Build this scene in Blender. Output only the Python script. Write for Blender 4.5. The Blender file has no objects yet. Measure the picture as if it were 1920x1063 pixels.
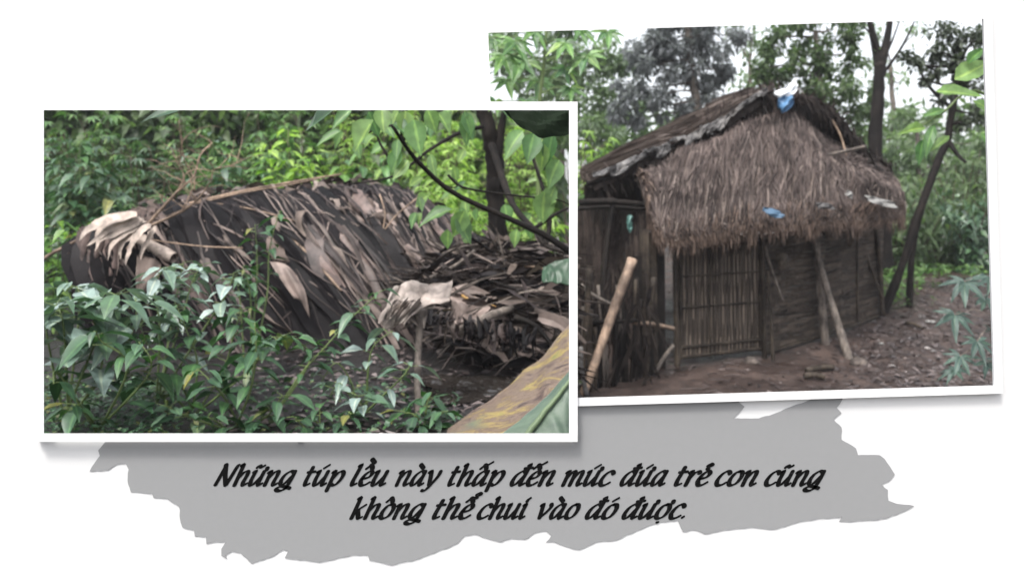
import bpy, bmesh, math, random
from mathutils import Vector, Matrix, noise

# ------------------------------------------------------------------ camera, sky, sun, exposure
SC = bpy.context.scene
COL = SC.collection
EYE = 1.6            # eye height
HOR = 400.0          # pixel row of the horizon in the 1920x1063 photograph
FPX = 1500.0         # focal length in photograph pixels
BD = 2.0             # distance of the display board

cam = bpy.data.cameras.new('camera')
camo = bpy.data.objects.new('camera', cam)
COL.objects.link(camo)
camo.location = (0, 0, EYE)
camo.rotation_euler = (math.radians(90), 0, 0)
cam.sensor_width = 36
cam.lens = 36 * FPX / 1920
cam.shift_y = -(531.5 - HOR) / 1920
cam.clip_end = 500
cam.dof.use_dof = True
cam.dof.focus_distance = BD
cam.dof.aperture_fstop = cam.lens / 8.0
SC.camera = camo

SUN_EL, SUN_AZ = math.radians(60), math.radians(208)     # azimuth clockwise from +Y
w = bpy.data.worlds.new('World'); SC.world = w; w.use_nodes = True
nt = w.node_tree; nt.nodes.clear()
sky = nt.nodes.new('ShaderNodeTexSky'); sky.sky_type = 'NISHITA'; sky.sun_disc = False
sky.sun_elevation = SUN_EL; sky.sun_rotation = SUN_AZ
sky.air_density = 1.0; sky.dust_density = 4.0; sky.ozone_density = 1.0
hs = nt.nodes.new('ShaderNodeHueSaturation'); hs.inputs['Saturation'].default_value = 0.22
bg = nt.nodes.new('ShaderNodeBackground'); bg.inputs['Strength'].default_value = 0.15
wo = nt.nodes.new('ShaderNodeOutputWorld')
nt.links.new(sky.outputs[0], hs.inputs['Color']); nt.links.new(hs.outputs[0], bg.inputs[0])
nt.links.new(bg.outputs[0], wo.inputs[0])

sl = bpy.data.lights.new('sun', 'SUN'); sl.energy = 1.2; sl.angle = math.radians(10); sl.color = (1, .97, .92)
so = bpy.data.objects.new('sun', sl); COL.objects.link(so)
sd = Vector((math.sin(SUN_AZ) * math.cos(SUN_EL), math.cos(SUN_AZ) * math.cos(SUN_EL), math.sin(SUN_EL)))
so.rotation_euler = (-sd).to_track_quat('-Z', 'Y').to_euler()
so.location = (-4, -6, 9)

SC.view_settings.view_transform = 'Standard'; SC.view_settings.look = 'None'
SC.view_settings.exposure = 1.42; SC.view_settings.gamma = 1
SC.render.engine = 'CYCLES'
SC.cycles.max_bounces = 6; SC.cycles.transparent_max_bounces = 4
SC.cycles.sample_clamp_indirect = 4

# ------------------------------------------------------------------ helpers
V = Vector
R = random.Random(7)
def P(px, py, d):
    return V(((px - 960) / FPX * d, d, EYE - (py - HOR) / FPX * d))
def U(a, b): return R.uniform(a, b)
def lerp(a, b, t): return a + (b - a) * t
def sstep(a, b, x):
    t = max(0, min(1, (x - a) / (b - a))); return t * t * (3 - 2 * t)
def rvec():
    while True:
        v = V((U(-1, 1), U(-1, 1), U(-1, 1)))
        if .05 < v.length < 1: return v.normalized()
def cat(pts, t):
    n = len(pts) - 1
    f = max(0, min(n - 1e-6, t * n)); i = int(f); f -= i
    p0, p1, p2, p3 = pts[max(0, i - 1)], pts[i], pts[i + 1], pts[min(n, i + 2)]
    return .5 * ((2 * p1) + (p2 - p0) * f + (2 * p0 - 5 * p1 + 4 * p2 - p3) * f * f + (3 * p1 - p0 - 3 * p2 + p3) * f ** 3)
def smooth(pts, n): return [cat(pts, i / (n - 1)) for i in range(n)]

def ground_z(x, y):
    u = 960 + FPX * x / max(y, .6)
    left = .6 * sstep(.8, 2.4, y)
    right = .6 * max(0, min(1, (y - 8.6) / 3.6))
    t = sstep(1028, 1098, u)
    z = lerp(left, right, t)
    z += .030 * noise.noise(V((x * 1.1, y * 1.1, 0))) + (.014 + .008 * t) * noise.noise(V((x * 4, y * 4, 3)))
    z -= .08 * math.exp(-(((x + .16) / .42) ** 2 + ((y - 4.75) / .38) ** 2))        # hollow of the puddle
    return z
def G(px, d):
    x = (px - 960) / FPX * d
    return V((x, d, ground_z(x, d)))

class MB:
    def __init__(s): s.v = []; s.f = []; s.mid = {}
    def add(s, vs, fs):
        o = len(s.v); s.v += [tuple(v) for v in vs]; s.f += [tuple(i + o for i in f) for f in fs]
    def tube(s, pts, rad, n=7, cap=True):
        m = len(pts)
        if not hasattr(rad, '__len__'): rad = [rad] * m
        vs = []; ref = None
        for i, p in enumerate(pts):
            t = (pts[min(m - 1, i + 1)] - pts[max(0, i - 1)]).normalized()
            if ref is None: ref = t.orthogonal()
            ref = (ref - t * ref.dot(t)).normalized(); b = t.cross(ref)
            for k in range(n):
                a = 2 * math.pi * k / n
                vs.append(p + (ref * math.cos(a) + b * math.sin(a)) * rad[i])
        fs = [(i * n + k, i * n + (k + 1) % n, (i + 1) * n + (k + 1) % n, (i + 1) * n + k) for i in range(m - 1) for k in range(n)]
        if cap: fs += [tuple(range(n - 1, -1, -1)), tuple((m - 1) * n + k for k in range(n))]
        s.add(vs, fs)
    def leaf(s, p, d, nrm, L, W, droop=.25, fold=.18, seg=4, tip=1.0):
        d = d.normalized(); side = d.cross(nrm)
        if side.length < 1e-4: side = d.orthogonal()
        side.normalize(); nrm = side.cross(d).normalized()
        prof = [(0, .04), (.16, .72), (.38, 1.0), (.62, .80), (.84, .36), (1, .02)] if seg > 3 else [(0, .06), (.4, 1.0), (1, .03)]
        vs = []; wa = (.035 * L if seg > 3 else 0); ph = U(0, 6.3); bend = U(-.14, .14) * L if seg > 3 else 0
        for i, (t, wd) in enumerate(prof):
            c = p + d * (L * t) - V((0, 0, 1)) * (droop * L * t * t) + side * (bend * t * t)
            h = W * .5 * wd; w1 = wa * wd * math.sin(i * 2.1 + ph); w2 = wa * wd * math.sin(i * 1.8 + ph * 2)
            vs += [c + side * h + nrm * (h * fold * 2 + w1), c, c - side * h * .95 + nrm * (h * fold * 2 + w2)]
        fs = []
        for i in range(len(prof) - 1):
            a = i * 3; fs += [(a, a + 1, a + 4, a + 3), (a + 1, a + 2, a + 5, a + 4)]
        if seg > 3:
            for i in range(len(prof)): s.mid[len(s.v) + i * 3 + 1] = 1.0
        s.add(vs, fs)
    def strip(s, pts, side, wd, curl=0):
        m = len(pts); vs = []
        for i, p in enumerate(pts):
            wi = wd[i] if hasattr(wd, '__len__') else wd
            t = (pts[min(m - 1, i + 1)] - pts[max(0, i - 1)]).normalized()
            sd_ = (side - t * side.dot(t)).normalized(); n_ = t.cross(sd_)
            if curl: vs += [p - sd_ * wi * .5 + n_ * curl * wi, p, p + sd_ * wi * .5 + n_ * curl * wi]
            else: vs += [p - sd_ * wi * .5, p + sd_ * wi * .5]
        k = 3 if curl else 2; fs = []
        for i in range(m - 1):
            for j in range(k - 1): fs.append((i * k + j, i * k + j + 1, (i + 1) * k + j + 1, (i + 1) * k + j))
        s.add(vs, fs)
    def box(s, c, ax, ay, az):
        vs = [c + ax * i + ay * j + az * k for i in (-.5, .5) for j in (-.5, .5) for k in (-.5, .5)]
        s.add(vs, [(0, 1, 3, 2), (4, 6, 7, 5), (0, 4, 5, 1), (2, 3, 7, 6), (0, 2, 6, 4), (1, 5, 7, 3)])
    def grid(s, f, nu, nv):
        vs = [f(i / nu, j / nv) for i in range(nu + 1) for j in range(nv + 1)]
        s.add(vs, [(i * (nv + 1) + j, i * (nv + 1) + j + 1, (i + 1) * (nv + 1) + j + 1, (i + 1) * (nv + 1) + j) for i in range(nu) for j in range(nv)])
    def solid(s, f, nu, nv, th):
        """sheet f(u,v) given a real thickness th (vector)"""
        a = [f(i / nu, j / nv) for i in range(nu + 1) for j in range(nv + 1)]
        n = len(a); vs = a + [p + th for p in a]; fs = []
        q = lambda i, j: i * (nv + 1) + j
        for i in range(nu):
            for j in range(nv):
                fs.append((q(i, j), q(i, j + 1), q(i + 1, j + 1), q(i + 1, j)))
                fs.append((n + q(i, j), n + q(i + 1, j), n + q(i + 1, j + 1), n + q(i, j + 1)))
        for i in range(nu):
            for j in (0, nv): fs.append((q(i, j), q(i + 1, j), n + q(i + 1, j), n + q(i, j)))
        for j in range(nv):
            for i in (0, nu): fs.append((q(i, j), q(i, j + 1), n + q(i, j + 1), n + q(i, j)))
        s.add(vs, fs)
    def build(s, name, mat, parent=None, origin=None, sm=False):
        me = bpy.data.meshes.new(name)
        o0 = V((0, 0, 0))
        if parent is not None:
            q = parent
            while q is not None: o0 = o0 + q.location; q = q.parent
        elif origin is not None: o0 = V(origin)
        me.from_pydata([(v[0] - o0.x, v[1] - o0.y, v[2] - o0.z) for v in s.v], [], s.f)
        me.materials.append(mat)
        if s.mid:                                                    # where the midrib of each leaf runs
            at = me.attributes.new('midrib', 'FLOAT', 'POINT')
            for k, x in s.mid.items(): at.data[k].value = x
        if sm: me.polygons.foreach_set('use_smooth', [True] * len(me.polygons))
        me.update()
        ob = bpy.data.objects.new(name, me); COL.objects.link(ob)
        if parent is not None: ob.parent = parent
        else: ob.location = o0
        return ob
def tag(o, label=None, cat_=None, group=None, kind=None):
    if label: o['label'] = label
    if cat_: o['category'] = cat_
    if group: o['group'] = group
    if kind: o['kind'] = kind
    return o
def thing(name, loc, label, cat_, group=None):
    o = bpy.data.objects.new(name, None); o.empty_display_size = .1
    o.location = loc; COL.objects.link(o); return tag(o, label, cat_, group)

# ------------------------------------------------------------------ materials
def newmat(name):
    m = bpy.data.materials.new(name); m.use_nodes = True
    n = m.node_tree; b = n.nodes['Principled BSDF']; return m, n, b
def ramp(n, cols):
    r = n.nodes.new('ShaderNodeValToRGB'); e = r.color_ramp.elements
    while len(e) > 1: e.remove(e[-1])
    for i, (p, c) in enumerate(cols):
        x = e[0] if i == 0 else e.new(p)
        x.position = p; x.color = (*c, 1)
    return r
def coords(n, scale=(1, 1, 1), rot=(0, 0, 0)):
    t = n.nodes.new('ShaderNodeTexCoord'); mp = n.nodes.new('ShaderNodeMapping')
    mp.inputs['Scale'].default_value = scale; mp.inputs['Rotation'].default_value = rot
    n.links.new(t.outputs['Object'], mp.inputs[0]); return mp
def noise_(n, mp, sc, det=4, rough=.6, dist=0):
    t = n.nodes.new('ShaderNodeTexNoise'); t.inputs['Scale'].default_value = sc; t.inputs['Detail'].default_value = det
    t.inputs['Roughness'].default_value = rough; t.inputs['Distortion'].default_value = dist
    if mp: n.links.new(mp.outputs[0], t.inputs['Vector'])
    return t
def mix(n, a, b, f, mode='MIX'):
    x = n.nodes.new('ShaderNodeMix'); x.data_type = 'RGBA'; x.blend_type = mode
    for sock, val in ((x.inputs[0], f), (x.inputs[6], a), (x.inputs[7], b)):
        if hasattr(val, 'links') or hasattr(val, 'is_linked'): n.links.new(val, sock)
        else: sock.default_value = val if not isinstance(val, tuple) else (*val, 1)
    return x.outputs[2]
def bump(n, b, h, st, dist=.02):
    x = n.nodes.new('ShaderNodeBump'); x.inputs['Strength'].default_value = st; x.inputs['Distance'].default_value = dist
    n.links.new(h, x.inputs['Height']); n.links.new(x.outputs[0], b.inputs['Normal'])
def leafmat(name, cols, rough=.42, trans=.35, spec=.5, tcol=None, nscale=9, kc=(.72, 1.2)):
    """cols: list of linear colours picked at random leaf by leaf"""
    m, n, b = newmat(name)
    g = n.nodes.new('ShaderNodeNewGeometry')
    r = ramp(n, [(i / max(1, len(cols) - 1), c) for i, c in enumerate(cols)])
    n.links.new(g.outputs['Random Per Island'], r.inputs[0])
    mp = coords(n); t = noise_(n, mp, nscale, 3)
    k = ramp(n, [(.34, (kc[0],) * 3), (.66, (kc[1],) * 3)]); n.links.new(t.outputs[0], k.inputs[0])
    c = mix(n, r.outputs[0], k.outputs[0], 1.0, 'MULTIPLY')
    at = n.nodes.new('ShaderNodeAttribute'); at.attribute_name = 'midrib'
    vr = ramp(n, [(.80, (0, 0, 0)), (.95, (.75, .75, .75))]); n.links.new(at.outputs['Fac'], vr.inputs[0])
    c = mix(n, c, mix(n, c, (2.2, 1.9, 1.6), 1.0, 'MULTIPLY'), vr.outputs[0])
    n.links.new(c, b.inputs['Base Color'])
    b.inputs['Roughness'].default_value = rough; b.inputs['Specular IOR Level'].default_value = spec
    if trans:
        tr = n.nodes.new('ShaderNodeBsdfTranslucent'); mx = n.nodes.new('ShaderNodeMixShader')
        mx.inputs[0].default_value = trans
        tc = mix(n, c, tcol or (1.05, 1.25, .7), 1.0, 'MULTIPLY'); n.links.new(tc, tr.inputs[0])
        n.links.new(b.outputs[0], mx.inputs[1]); n.links.new(tr.outputs[0], mx.inputs[2])
        n.links.new(mx.outputs[0], n.nodes['Material Output'].inputs[0])
    return m
def woodmat(name, lo, hi, stretch=(6, 6, 1), sc=6, rough=.75, bs=.5, rot=(0, 0, 0)):
    m, n, b = newmat(name); mp = coords(n, stretch, rot)
    t = noise_(n, mp, sc, 6, .65); r = ramp(n, [(.3, lo), (.7, hi)])
    n.links.new(t.outputs[0], r.inputs[0])
    t2 = noise_(n, coords(n), 4.5, 5, .7); k = ramp(n, [(.38, (.45, .45, .45)), (.5, (.95, .95, .93)), (.62, (1.5, 1.48, 1.4))]); n.links.new(t2.outputs[0], k.inputs[0])
    n.links.new(mix(n, r.outputs[0], k.outputs[0], 1.0, 'MULTIPLY'), b.inputs['Base Color'])
    b.inputs['Roughness'].default_value = rough; b.inputs['Specular IOR Level'].default_value = .15; bump(n, b, t.outputs[0], bs, .015)
    return m
def plain(name, c, rough=.6, spec=.3):
    m, n, b = newmat(name); b.inputs['Base Color'].default_value = (*c, 1)
    b.inputs['Roughness'].default_value = rough; b.inputs['Specular IOR Level'].default_value = spec; return m

M = {}
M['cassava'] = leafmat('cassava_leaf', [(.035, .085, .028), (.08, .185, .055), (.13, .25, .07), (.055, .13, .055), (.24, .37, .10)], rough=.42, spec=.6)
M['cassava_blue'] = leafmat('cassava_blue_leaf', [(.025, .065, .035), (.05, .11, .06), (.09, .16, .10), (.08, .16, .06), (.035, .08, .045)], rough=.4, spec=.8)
M['cassava_lime'] = leafmat('cassava_lime_leaf', [(.15, .28, .05), (.26, .41, .09), (.36, .50, .14), (.11, .21, .06)], trans=.5, rough=.35)  # yellow-green copy of cassava, sun-lit brightness of the thicket painted into the colour
M['shrub'] = leafmat('shrub_leaf', [(.016, .046, .020), (.03, .08, .035), (.05, .115, .06), (.045, .125, .028), (.022, .06, .03), (.04, .10, .04), (.07, .13, .08), (.15, .15, .03)], rough=.46, spec=.6, trans=.22, nscale=22)
M['shrub_pale'] = leafmat('shrub_pale_leaf', [(.05, .105, .065), (.14, .21, .165), (.20, .27, .25), (.04, .10, .04), (.15, .22, .19), (.24, .31, .29)], rough=.44, spec=.8, trans=.15, nscale=22)  # bluish white tones paint the sky's sheen into the leaves
M['heart'] = leafmat('heart_leaf', [(.06, .14, .05), (.12, .23, .08), (.18, .29, .09), (.09, .17, .07)], trans=.45, nscale=14)
M['dark_leaf'] = leafmat('dark_leaf', [(.006, .011, .006), (.009, .016, .008)], trans=.03, rough=.8, spec=.08)  # near black: backlit shade put into the leaf colour
M['tree_hazed'] = leafmat('tree_hazed_leaf', [(.15, .165, .175), (.19, .205, .215), (.23, .245, .26)], trans=.6, tcol=(1.1, 1.15, 1.0))  # greyed and lightened: haze and flare painted into the leaf colour
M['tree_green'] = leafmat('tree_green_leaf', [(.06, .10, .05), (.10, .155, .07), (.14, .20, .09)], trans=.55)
M['tree_pale'] = leafmat('tree_pale_leaf', [(.15, .21, .13), (.22, .29, .17), (.18, .24, .17)], trans=.6)  # haze of the far trees painted into the leaf colour
M['tree_black'] = leafmat('tree_black_leaf', [(.04, .054, .04), (.065, .082, .058), (.09, .11, .075)], trans=.35)
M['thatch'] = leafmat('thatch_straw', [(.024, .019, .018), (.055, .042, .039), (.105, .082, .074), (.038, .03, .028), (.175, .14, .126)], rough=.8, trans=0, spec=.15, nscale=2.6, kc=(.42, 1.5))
M['thatch_dark'] = leafmat('thatch_dark_straw', [(.007, .0055, .0055), (.014, .011, .010), (.030, .024, .021), (.010, .008, .008)], rough=.85, trans=0, spec=.1)  # dead fronds, and straw coloured dark for the shade under the roof
M['thatch_mid'] = leafmat('thatch_mid_straw', [(.018, .014, .013), (.04, .031, .028), (.075, .058, .05), (.028, .022, .02)], rough=.85, trans=0, spec=.1)  # darker copy of the thatch, shade of gable and side recess in the colour
M['fringe'] = leafmat('thatch_fringe_straw', [(.032, .023, .02), (.085, .06, .048), (.16, .115, .092), (.055, .04, .033)], rough=.8, trans=0, spec=.15)
M['thatch_pale'] = leafmat('thatch_pale_straw', [(.11, .085, .072), (.19, .155, .135), (.08, .06, .052), (.26, .215, .19)], rough=.85, trans=0, spec=.15)
M['dry_leaf'] = leafmat('dry_leaf', [(.018, .014, .014), (.05, .036, .034), (.012, .010, .010), (.19, .148, .13), (.035, .026, .024), (.08, .058, .052)], rough=.6, trans=.05, spec=.3, nscale=5, kc=(.45, 1.5))
M['pale_leaf'] = leafmat('pale_dry_leaf', [(.25, .20, .17), (.40, .335, .29)], rough=.65, trans=.05, spec=.3, nscale=12, kc=(.45, 1.3))
M['curled_leaf'] = leafmat('curled_leaf', [(.08, .056, .05), (.15, .108, .095), (.05, .036, .033), (.26, .20, .175)], rough=.55, trans=.03, spec=.35, nscale=9, kc=(.4, 1.5))
M['crumple'] = leafmat('crumpled_dry_leaf', [(.34, .29, .26), (.28, .235, .21), (.42, .37, .335)], rough=.7, trans=.0, spec=.3, nscale=9, kc=(.4, 1.35))
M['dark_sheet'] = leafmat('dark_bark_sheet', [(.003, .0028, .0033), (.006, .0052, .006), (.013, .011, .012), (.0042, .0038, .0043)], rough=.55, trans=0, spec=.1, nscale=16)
M['litter'] = leafmat('litter_leaf', [(.034, .027, .026), (.07, .053, .05), (.13, .105, .10), (.024, .02, .021)], rough=.4, trans=0, nscale=20)
M['bark'] = woodmat('dark_bark', (.004, .0034, .0032), (.016, .0125, .011))
M['bark_mid'] = woodmat('grey_bark', (.06, .05, .045), (.17, .145, .13))
M['bark_pale'] = woodmat('pale_bark', (.11, .09, .075), (.27, .23, .2))
M['twig'] = woodmat('dry_twig', (.14, .10, .075), (.30, .22, .17))
M['green_stem'] = plain('green_stem', (.10, .14, .05), .5)
M['brown_stem'] = plain('brown_stem', (.07, .05, .035), .6)
M['bamboo'] = woodmat('tan_bamboo', (.15, .105, .08), (.31, .23, .18), (8, 8, 1), 4, .5, .2)
M['old_bamboo'] = woodmat('old_bamboo', (.022, .017, .014), (.06, .048, .038), (8, 8, 1), 4, .65, .3)
M['plastic_white'] = plain('white_plastic', (.72, .74, .76), .3, .5)
M['blue_scrap'] = plain('faded_blue_plastic', (.05, .095, .15), .5, .3)
M['plastic_blue'] = plain('blue_plastic', (.085, .19, .34), .3, .5)
M['grey_sheet'] = woodmat('grey_sheet', (.035, .032, .032), (.17, .165, .168), (2, 2, 2), 3, .45, .2)
M['stone'] = woodmat('stone', (.05, .042, .038), (.12, .10, .092), (1, 1, 1), 6, .9, .4)

def pagemat(name, c, ns=60, amt=.03):
    m, n, b = newmat(name); t = noise_(n, coords(n), ns, 4)
    lo = tuple(x * (1 - amt) for x in c); r = ramp(n, [(.3, lo), (.7, c)]); n.links.new(t.outputs[0], r.inputs[0])
    n.links.new(r.outputs[0], b.inputs['Base Color']); b.inputs['Roughness'].default_value = .9; b.inputs['Specular IOR Level'].default_value = .1
    return m
M['page'] = pagemat('white_board', (.545, .545, .545), 60, .015)
M['frame'] = pagemat('white_frame', (.62, .62, .62), 60, .015)
M['paper'] = pagemat('grey_paper', (.228, .230, .232))
M['ink'] = plain('black_ink', (.004, .004, .004), .9, .05)

def groundmat():
    m, n, b = newmat('ground_earth'); mp = coords(n)
    t1 = noise_(n, mp, 1.6, 6, .7); t2 = noise_(n, mp, 14, 5, .7); t3 = noise_(n, mp, 60, 3, .7)
    r1 = ramp(n, [(.30, (.016, .011, .010)), (.5, (.042, .028, .023)), (.72, (.088, .060, .049))])
    n.links.new(t1.outputs[0], r1.inputs[0])
    r2 = ramp(n, [(.32, (.45, .43, .42)), (.62, (1.25, 1.2, 1.18))]); n.links.new(t2.outputs[0], r2.inputs[0])
    c = mix(n, r1.outputs[0], r2.outputs[0], 1.0, 'MULTIPLY')
    # wet mud, darkened further for shade under the plants, on the side of the low shelter (x < .4), paler trodden earth round the hut
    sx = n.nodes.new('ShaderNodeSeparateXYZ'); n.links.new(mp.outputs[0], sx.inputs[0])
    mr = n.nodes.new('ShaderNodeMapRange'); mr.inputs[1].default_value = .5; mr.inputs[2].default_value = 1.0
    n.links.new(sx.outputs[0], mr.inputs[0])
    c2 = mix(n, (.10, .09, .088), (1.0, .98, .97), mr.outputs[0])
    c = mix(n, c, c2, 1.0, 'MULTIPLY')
    n.links.new(c, b.inputs['Base Color'])
    rr = ramp(n, [(.38, (.24,) * 3), (.62, (.7,) * 3)]); n.links.new(t1.outputs[0], rr.inputs[0]); n.links.new(rr.outputs[0], b.inputs['Roughness'])
    a = n.nodes.new('ShaderNodeMath'); a.operation = 'ADD'; n.links.new(t2.outputs[0], a.inputs[0]); n.links.new(t3.outputs[0], a.inputs[1])
    bump(n, b, a.outputs[0], .7, .03); return m
M['ground'] = groundmat()

def bananamat(name, greenamt):
    m, n, b = newmat(name); mp = coords(n, (1, 1, 1), (0, 0, math.radians(-35)))
    mp2 = coords(n, (1.3, 4.2, 3), (0, 0, math.radians(-48)))
    t = noise_(n, mp2, 2.6, 10, .78, .5); t2 = noise_(n, mp, 2.0, 4, .6, .4)
    r = ramp(n, [(.36, (.022, .013, .014)), (.43, (.07, .045, .037)), (.475, (.17, .125, .09)), (.515, (.07, .046, .038)), (.555, (.20, .145, .06)), (.60, (.22, .17, .05)), (.66, (.10, .115, .04))])
    n.links.new(t.outputs[0], r.inputs[0])
    g = ramp(n, [(.4, (.055, .085, .062)), (.6, (.085, .125, .085))]); n.links.new(t.outputs[0], g.inputs[0])
    f = ramp(n, [(greenamt, (0, 0, 0)), (greenamt + .12, (1, 1, 1))]); n.links.new(t2.outputs[0], f.inputs[0])
    n.links.new(mix(n, r.outputs[0], g.outputs[0], f.outputs[0]), b.inputs['Base Color'])
    b.inputs['Roughness'].default_value = .5; bump(n, b, t.outputs[0], .25, .01); return m
M['banana_dry'] = bananamat('dying_banana_leaf', .58)
M['banana_green'] = bananamat('green_banana_leaf', .22)
M['banana_rib'] = plain('banana_midrib', (.12, .165, .09), .5)
m_, n_, b_ = newmat('puddle_water'); b_.inputs['Specular IOR Level'].default_value = .8; b_.inputs['Base Color'].default_value = (.02, .017, .015, 1); b_.inputs['Roughness'].default_value = .04
tt = noise_(n_, coords(n_), 7, 3); bump(n_, b_, tt.outputs[0], .3, .02); M['water'] = m_

def slatmat(name, lo, hi, axis, sc):
    m, n, b = newmat(name); t = n.nodes.new('ShaderNodeTexCoord')
    wv = n.nodes.new('ShaderNodeTexWave'); wv.bands_direction = axis; wv.inputs['Scale'].default_value = sc
    wv.inputs['Distortion'].default_value = .8; wv.inputs['Detail'].default_value = 2; wv.inputs['Detail Scale'].default_value = .6
    n.links.new(t.outputs['Object'], wv.inputs[0])
    r = ramp(n, [(.0, tuple(x * .35 for x in lo)), (.25, lo), (1, hi)]); n.links.new(wv.outputs[0], r.inputs[0])
    mp = coords(n, (30, 30, 2) if axis == 'X' else (2, 2, 30)); t2 = noise_(n, mp, 1.4, 4); k = ramp(n, [(.3, (.55, .55, .55)), (.7, (1.3, 1.28, 1.25))]); n.links.new(t2.outputs[0], k.inputs[0])
    n.links.new(mix(n, r.outputs[0], k.outputs[0], 1.0, 'MULTIPLY'), b.inputs['Base Color'])
    b.inputs['Roughness'].default_value = .75; bump(n, b, wv.outputs[0], .5, .01); return m
M['door_mat'] = slatmat('bamboo_slats', (.09, .07, .055), (.20, .16, .125), 'X', 9)
M['weave'] = slatmat('woven_bamboo', (.035, .03, .025), (.07, .06, .05), 'Z', 7)

M['dirty_white'] = pagemat('dirty_white_plastic', (.27, .265, .255), 40, .65)
# ------------------------------------------------------------------ ground
def axis(lo, a, b, hi, fine, coarse):
    r = []; x = lo
    while x < hi: r.append(x); x += fine if a <= x < b else coarse
    r.append(hi); return r
xs = axis(-60, -4.2, 8.4, 60, .1, 3.0); ys = axis(-12, 1.8, 14, 90, .1, 3.0)
mb = MB(); ny = len(ys)
mb.add([V((x, y, ground_z(x, y))) for x in xs for y in ys],
       [(i * ny + j, (i + 1) * ny + j, (i + 1) * ny + j + 1, i * ny + j + 1) for i in range(len(xs) - 1) for j in range(ny - 1)])
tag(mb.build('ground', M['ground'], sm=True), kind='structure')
mb = MB(); c = V((-.16, 4.75, .580))
def PU(u, v):
    a = 2 * math.pi * u; k = (1 + .22 * math.sin(3 * a + 1) + .1 * math.sin(5 * a)) * v; p = c + V((math.cos(a) * .46 * k, math.sin(a) * .40 * k, 0))
    p.z += (.024 * noise.noise(p * 13) + .010 * noise.noise(p * 37)) * (1 - v ** 4); return p
mb.grid(PU, 90, 40)
tag(mb.build('puddle', M['water'], sm=True), kind='structure')

# ------------------------------------------------------------------ display board, frames, torn paper and caption
def curve_mesh(name, loops, thick, mat, parent=None, z0=None):
    """flat sheet with holes on the board plane: loops of (x,z); front face at distance z0, thickness backwards"""
    cu = bpy.data.curves.new(name, 'CURVE'); cu.dimensions = '2D'; cu.fill_mode = 'BOTH'; cu.extrude = thick / 2
    for lp in loops:
        sp = cu.splines.new('POLY'); sp.points.add(len(lp) - 1); sp.use_cyclic_u = True
        for q, (x, z) in zip(sp.points, lp): q.co = (x, z, 0, 1)
    ob = bpy.data.objects.new(name + '_tmp', cu); COL.objects.link(ob)
    dg = bpy.context.evaluated_depsgraph_get(); me = bpy.data.meshes.new_from_object(ob.evaluated_get(dg))
    bpy.data.objects.remove(ob); bpy.data.curves.remove(cu)
    v = [V((q.co.x, z0 + thick / 2 - q.co.z, q.co.y)) for q in me.vertices]; f = [tuple(p.vertices) for p in me.polygons]
    bpy.data.meshes.remove(me)
    b = MB(); b.add(v, f); return b.build(name, mat, parent, origin=(0, z0, 0))
def xz(px, py, d): p = P(px, py, d); return (p.x, p.z)

LI = [(82, 207), (1067, 207), (1067, 812), (82, 812)]; LO = [(66, 191), (1083, 191), (1083, 828), (66, 828)]
RI = [(915.5, 62), (1844, 36), (1864.5, 722), (936, 750)]; RO = [(899, 46.5), (1859.5, 19.5), (1880.5, 737.5), (920, 766)]
hole = [(75, 200), (908, 200), (908, 55), (1851, 29), (1871.5, 728), (1076, 752.5), (1076, 819), (75, 819)]
board = thing('display_board', (0, BD, 0), 'large flat white display board behind both pictures and the caption', 'board')
curve_mesh('panel', [[xz(*q, BD) for q in [(-380, -70), (2300, -70), (2300, 1133), (-380, 1133)]], [xz(*q, BD) for q in hole]], .012, M['page'], board, BD)
for px in (30, 1890):
    mb = MB(); p = P(px, 1133, BD + .04); g = G(px, BD + .04)
    mb.box(V((p.x, p.y, (p.z + g.z) / 2 - .06)), V((.07, 0, 0)), V((0, .05, 0)), V((0, 0, p.z - g.z + .24)))
    mb.build('leg', M['frame'], board)
def frame(name, inner, outer, d0, th, label, spl, closed=True):
    """border with an undercut inner edge: front at d0, back at d0+th"""
    b = MB(); c = V(((inner[0][0] + inner[-2][0]) / 2, (inner[0][1] + inner[-2][1]) / 2)); n = len(inner)
    vi = [P(*q, d0) for q in inner]; vo = [P(*q, d0) for q in outer]
    back = V((0, th, 0)); wi = []
    for q in inner:
        k = V(q) - c; wi.append(P(q[0] + math.copysign(spl, k.x), q[1] + math.copysign(spl, k.y), d0) + back)
    vs = vi + vo + wi + [p + back for p in vo]; fs = []
    for i in range(n if closed else n - 1):
        j = (i + 1) % n
        fs += [(i, j, n + j, n + i), (n + i, n + j, 3 * n + j, 3 * n + i), (3 * n + i, 3 * n + j, 2 * n + j, 2 * n + i), (2 * n + i, 2 * n + j, j, i)]
    if not closed: fs += [(0, n, 3 * n, 2 * n), (n - 1, 3 * n - 1, 4 * n - 1, 2 * n - 1)]
    b.add(vs, fs); o = b.build(name, M['frame'], origin=tuple(P(960, 828, d0)))
    return tag(o, label, 'frame')
RIo = [(919.6, 199)] + RI[:3] + [(1077, 745.7)]; ROo = [(903.5, 199)] + RO[:3] + [(1077, 761.3)]
frame('photo_frame', RIo, ROo, BD - .016, .0155, 'tilted white border around the view of the thatched hut, tucked under the other border', 4, False)
lf = frame('photo_frame', LI, LO, BD - .027, .0105, 'level white border around the view of the low leaf shelter, lapping over the other', 4)
for px, py in ((74, 199), (74, 820), (560, 820)):
    mb = MB(); p = P(px, py, BD - .0085); mb.box(p, V((.012, 0, 0)), V((0, .0155, 0)), V((0, 0, .012))); mb.build('spacer', M['frame'], lf)

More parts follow.
